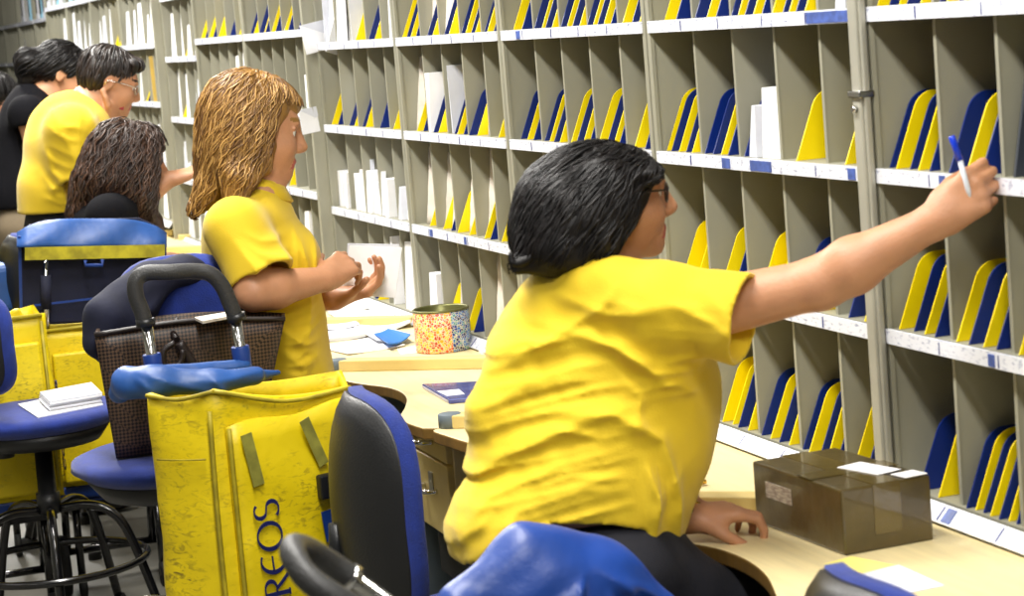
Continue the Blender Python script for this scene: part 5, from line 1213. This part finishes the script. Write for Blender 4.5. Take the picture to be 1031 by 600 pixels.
f2 = folds(fan(7, ((212, 225), (235, 300)), ((275, 235), (300, 300)), .008, .0045, 5, L2)+fan(8, ((262, 300), (262, 380)), ((325, 270), (312, 372)), .008, .0045, 8, L2)+fan(4, ((290, 215), (310, 215)), ((285, 300), (318, 300)), .007, .004, 0, L2)+[([W(x, y, YB2) for x, y in p], w, a) for p, w, a in (([(212, 232), (232, 262), (238, 300)], .014, .008), ([(255, 232), (270, 260), (262, 300)], .012, .006), ([(288, 235), (300, 280), (296, 340)], .012, .008), ([(262, 320), (290, 340), (310, 336)], .012, .008), ([(268, 345), (290, 362), (305, 356)], .012, .008), ([(230, 290), (262, 292), (300, 280)], .008, .005))])
P2 = make_person('standing woman with wavy blond hair and yellow shirt, sorting white envelopes', (W(270, 380, YB2).x, YB2, 0), H2, nk, W(258, 250, YB2), W(275, 320, YB2), W(284, 385, YB2),
    [dict(sh=shr, el=elr, wr=wrr, sl=W(262, 279, YB2-.225), r0=.068, r1=.084, s=1.06, hand=(W(352, 263, YB2-.12)-wrr, (.55, .9, -.35), (-.2, 0, 1), dict(curl=(.55, .75, .6, .7), thumb=(.7, .25, .2)))),
     dict(sh=shl, el=ell_, wr=wrl, sl=W(268, 278, YB2+.16), s=1.06, hand=(W(366, 290, YB2-.0)-wrl, (.1, -.45, 1), (0, -1, .3), dict(curl=(.5, .55, .6, .6), thumb=(.5, .3, .2))))],
    [ell(W(296, 262, YB2), (.058, .13, .075), None, .05), ecap(W(285, 318, YB2), W(290, 372, YB2), .085, .10, (0, 1, 0), 1.25, .05), ell(W(228, 245, YB2), (.045, .12, .09), None, .05)], M_SHIRT, [], M_PANTS, hair2, M_HBLD, h=.005,
    legs=[leg(W(282, 395, YB2), (1, 0, 0), .085), leg(W(282, 395, YB2), (1, 0, 0), -.085)], hem=W(284, 398, YB2).z, sw=(.108, .108, .118), spost=lambda Q, D: D-1.3*f2(Q))
# envelopes in her hands
def held(name, cs, Ys, th, m_, label, grp):
    p = [W(x, y, Y) for (x, y), Y in zip(cs, Ys)]; c = sum(p, Vector())/4; n = (p[1]-p[0]).cross(p[3]-p[0]).normalized()*th; mb = MB(c); mb.hexa(p, [q+n for q in p]); o = mb.build(name, m_, bevel=.0008); o.location = c; return tag(o, label, 'envelope', grp)
held('envelope', [(352, 247), (405, 249), (398, 300), (343, 296)], [YB2+.02, YB2-.02, YB2-.03, YB2+.01], .006, M_PAPER, 'large white envelope held in front in both hands of blond woman', 'held envelopes')
held('envelope', [(350, 245), (402, 246), (404, 262), (349, 262)], [YB2+.045, YB2+.02, YB2+.02, YB2+.045], .004, M_PAPER2, 'greyish envelope held behind the large white envelope', 'held envelopes')

# ======== curly-haired seated woman in black
Y3 = 7.55
H3 = Head(W(135, 166, Y3), (.99, -.02, -.10), (.1, 0, 1), 1.0)
def hair3(H):
    q = lambda x, y, dy=0: W(x, y, Y3+dy)
    hs = [ell(H.w(-.015, 0, .045), (.118, .100, .100), H.ax(), .03), ell(q(122, 160), (.105, .12, .10), None, .05), ell(q(108, 182), (.095, .13, .085), None, .05), ell(q(132, 185, -.04), (.085, .09, .10), None, .05), cap(q(98, 190), q(86, 212), .07, .05, .04), cap(q(140, 200, -.06), q(158, 228, -.06), .05, .026, .04),
          ell(H.w(.108, 0, -.045), (.056, .085, .085), H.ax(), .012, 's'), ell(H.w(.124, 0, .02), (.048, .08, .035), H.ax(), .010, 's')]
    zz = q(120, 232).z
    return hs, [dict(n=700, seg=18, step=.021, wave=.011, wl=.08, r=.003, zmin=zz, rs=13, face=.058, lift=.004, back=.4), dict(n=260, seg=19, step=.021, wave=.015, wl=.07, r=.0028, zmin=zz, rs=14, face=.052, lift=.016, back=.3)]
wr3 = W(172, 180, Y3-.05)
P3 = make_person('seated woman with long curly brown hair and black top, behind the blue trolley lid', (W(115, 300, Y3).x, Y3, 0), H3, W(124, 205, Y3), W(112, 250, Y3), W(106, 300, Y3), W(104, 338, Y3),
    [dict(sh=W(108, 214, Y3-.17), el=W(134, 206, Y3-.02), wr=wr3, sl=W(122, 212, Y3-.10), r0=.062, r1=.058, hand=(W(197, 172, Y3-.06)-wr3, (.1, .3, -1), (0, 1, 0), dict(curl=(.15, .15, .2, .25), thumb=(.5, .2, .2)))),
     dict(sh=W(116, 212, Y3+.17), el=W(142, 250, Y3+.17), wr=W(150, 262, Y3+.10), sl=W(132, 238, Y3+.17), hand=((1, -.1, .1), (0, 0, -1), (0, -1, 0), dict(curl=(.3, .3, .3, .3))))],
    [ell(W(100, 222, Y3), (.10, .14, .085), None, .05)], M_BLACKT, [], M_PANTS, hair3, M_HBRN, h=.007, legs=[leg(W(104, 342, Y3), (1, 0, 0), .09, (1.15, Y3+.1, .60), (1.10, Y3+.1, .22)), leg(W(104, 342, Y3), (1, 0, 0), -.09, (1.15, Y3-.1, .60), (1.10, Y3-.1, .22))], collar=False)
for ch in list(P3.children):
    if ch.name.startswith('shoe'): ch.location = (ch.location.x+.32, ch.location.y, .14)
stool((W(104, 340, Y3).x-.02, Y3+.02, 0), (1, 0, 0), .60, (W(104, 340, Y3).x-.24, Y3+.02, .92), 'drafting chair the curly-haired woman sits on', bw=.36, bh=.3)

# ======== man in the yellow shirt
Y4 = 8.1
H4 = Head(W(111, 84, Y4), (.92, -.08, -.36), (.36, 0, .93), 1.0)
def hair4(H):
    hs = [ell(H.w(-.022, 0, .050), (.103, .084, .086), H.ax(), .02), ell(H.w(-.055, 0, .000), (.062, .076, .062), H.ax(), .03), ell(H.w(.060, 0, .090), (.040, .06, .024), H.ax(), .02),
          ell(H.w(.085, 0, -.030), (.088, .1, .082), H.ax(), .012, 's'), ell(H.w(.0, .085, -.01), (.035, .03, .04), H.ax(), .01, 's'), ell(H.w(.0, -.085, -.01), (.035, .03, .04), H.ax(), .01, 's')]
    return hs, [dict(n=240, seg=7, step=.014, wave=.002, wl=.1, r=.0035, zmin=H.w(0, 0, -.05).z, rs=21, face=.070, lift=.001, back=.2)]
wr4 = W(112, 122, Y4-.02)
L4 = lambda *p: [W(x, y, Y4) for x, y in p]
f4 = folds(fan(7, ((38, 110), (34, 205)), ((82, 130), (75, 205)), .010, .007, 8, L4)+fan(4, ((72, 100), (95, 100)), ((70, 175), (98, 178)), .010, .006, 0, L4)+[([W(x, y, Y4) for x, y in p], w, a) for p, w, a in (([(45, 120), (62, 150), (72, 180)], .016, .012), ([(80, 110), (92, 140), (88, 170)], .016, .010), ([(34, 170), (50, 195), (70, 200)], .016, .010), ([(36, 140), (44, 170), (60, 190)], .014, .010))])
P4 = make_person('standing dark-haired man with glasses and yellow shirt, head bowed over his hand', (W(58, 300, Y4).x, Y4, 0), H4, W(88, 103, Y4), W(72, 140, Y4), W(58, 190, Y4), W(54, 228, Y4),
    [dict(sh=W(70, 128, Y4-.19), el=W(86, 186, Y4-.19), wr=W(118, 176, Y4-.14), sl=W(83, 176, Y4-.19), r0=.088, r1=.088, s=1.05, hand=((1, .1, .1), (0, .2, -1), (0, -1, 0), dict(curl=(.3, .3, .3, .3)))),
     dict(sh=W(84, 124, Y4+.19), el=W(104, 160, Y4+.14), wr=wr4, sl=W(98, 150, Y4+.15), r0=.075, r1=.075, s=1.05, hand=(Vector((.12, 0, .95)), (-.5, 0, .1), (0, -1, 0), dict(curl=(.5, .5, .5, .5))))],
    [ell(W(56, 150, Y4), (.10, .19, .15), None, .06), ell(W(84, 135, Y4), (.09, .16, .09), None, .06)], M_SHIRT, [], M_PANTS, hair4, M_HDBR, h=.007, legs=[leg(W(54, 232, Y4), (1, 0, 0), .09), leg(W(54, 232, Y4), (1, 0, 0), -.09)], hem=W(54, 212, Y4).z, spect=M_CHROME, sw=(.130, .132, .130), spost=lambda Q, D: D-f4(Q), nr=.06)
o_ = W(121, 107, Y4-.05); rc = thing('red_card', o_, "small red card by the bowed man's mouth", 'card'); MB(o_).box(o_, (.028, .003, .022), 0, Matrix.Rotation(.3, 3, 'Y')).build('card_sheet', M_RED, rc, bevel=.001)

# ======== ponytailed woman in black
Y5 = 9.1
H5 = Head(W(63, 77, Y5), (.90, -.12, -.40), (.4, 0, .92), 1.0)
def hair5(H):
    q = lambda x, y, dy=0: W(x, y, Y5+dy)
    hs = [ell(H.w(-.022, 0, .048), (.108, .088, .092), H.ax(), .02), ell(H.w(-.060, 0, .010), (.060, .078, .060), H.ax(), .03), cap(q(42, 66), q(29, 64), .05, .055, .03), cap(q(28, 64), q(25, 84), .055, .03, .03),
          ell(H.w(.088, 0, -.032), (.086, .1, .084), H.ax(), .012, 's'), ell(H.w(.0, .088, -.012), (.028, .03, .032), H.ax(), .01, 's'), ell(H.w(.0, -.088, -.012), (.028, .03, .032), H.ax(), .01, 's')]
    return hs, [dict(n=260, seg=8, step=.015, wave=.002, wl=.1, r=.0035, zmin=q(30, 84).z, rs=31, face=.070, lift=.001, back=.9)]
P5 = make_person('standing woman with black ponytail and sleeveless black top, behind the man', (W(24, 300, Y5).x, Y5, 0), H5, W(42, 96, Y5), W(32, 125, Y5), W(24, 170, Y5), W(20, 212, Y5),
    [dict(sh=W(26, 112, Y5-.17), el=W(38, 160, Y5-.18), wr=W(62, 150, Y5-.12), sl=W(28, 122, Y5-.17), r0=.062, r1=.066, s=.9, hand=((1, 0, .3), (0, 0, -1), (0, -1, 0), dict(curl=(.3, .3, .3, .3)))),
     dict(sh=W(44, 110, Y5+.17), el=W(52, 158, Y5+.17), wr=W(72, 150, Y5+.12), sl=W(46, 120, Y5+.17), r0=.060, r1=.064, s=.9, hand=((1, 0, .3), (0, 0, -1), (0, -1, 0), dict(curl=(.3, .3, .3, .3))))],
    [ell(W(22, 140, Y5), (.09, .15, .14), None, .06), ell(W(12, 195, Y5), (.10, .16, .12), None, .06)], M_BLACKT, [], M_TAN, hair5, M_HBLK, h=.008, legs=[leg(W(18, 220, Y5), (1, 0, 0), .09), leg(W(18, 220, Y5), (1, 0, 0), -.09)], hem=W(18, 208, Y5).z, collar=False, sw=(.110, .118, .125))

# ======== person cut off by the left edge
Y6 = 10.4
H6 = Head(W(-4, 103, Y6), (.93, -.1, -.35), (.35, 0, .93), 1.0)
def hair6(H):
    hs = [ell(H.w(-.022, 0, .048), (.108, .090, .092), H.ax(), .02), ell(H.w(-.058, 0, .000), (.064, .080, .070), H.ax(), .03), ell(H.w(.088, 0, -.032), (.086, .1, .084), H.ax(), .012, 's')]
    return hs, [dict(n=120, seg=6, step=.016, wave=.002, wl=.1, r=.004, zmin=H.w(0, 0, -.06).z, rs=41, face=.070, lift=.001)]
P6 = make_person('dark-haired person cut off by the left edge, only part of the head showing', (W(-30, 300, Y6).x, Y6, 0), H6, W(-16, 122, Y6), W(-26, 150, Y6), W(-32, 190, Y6), W(-34, 225, Y6),
    [dict(sh=W(-30, 140, Y6-.17), el=W(-20, 180, Y6-.18), wr=W(-2, 172, Y6-.12), sl=W(-26, 160, Y6-.175), hand=((1, 0, .3), (0, 0, -1), (0, -1, 0), dict(curl=(.3, .3, .3, .3))))],
    [], M_BLACKT, [], M_PANTS, hair6, M_HBLK, h=.009, legs=[leg(W(-34, 228, Y6), (1, 0, 0), .09), leg(W(-34, 228, Y6), (1, 0, 0), -.09)], collar=False)
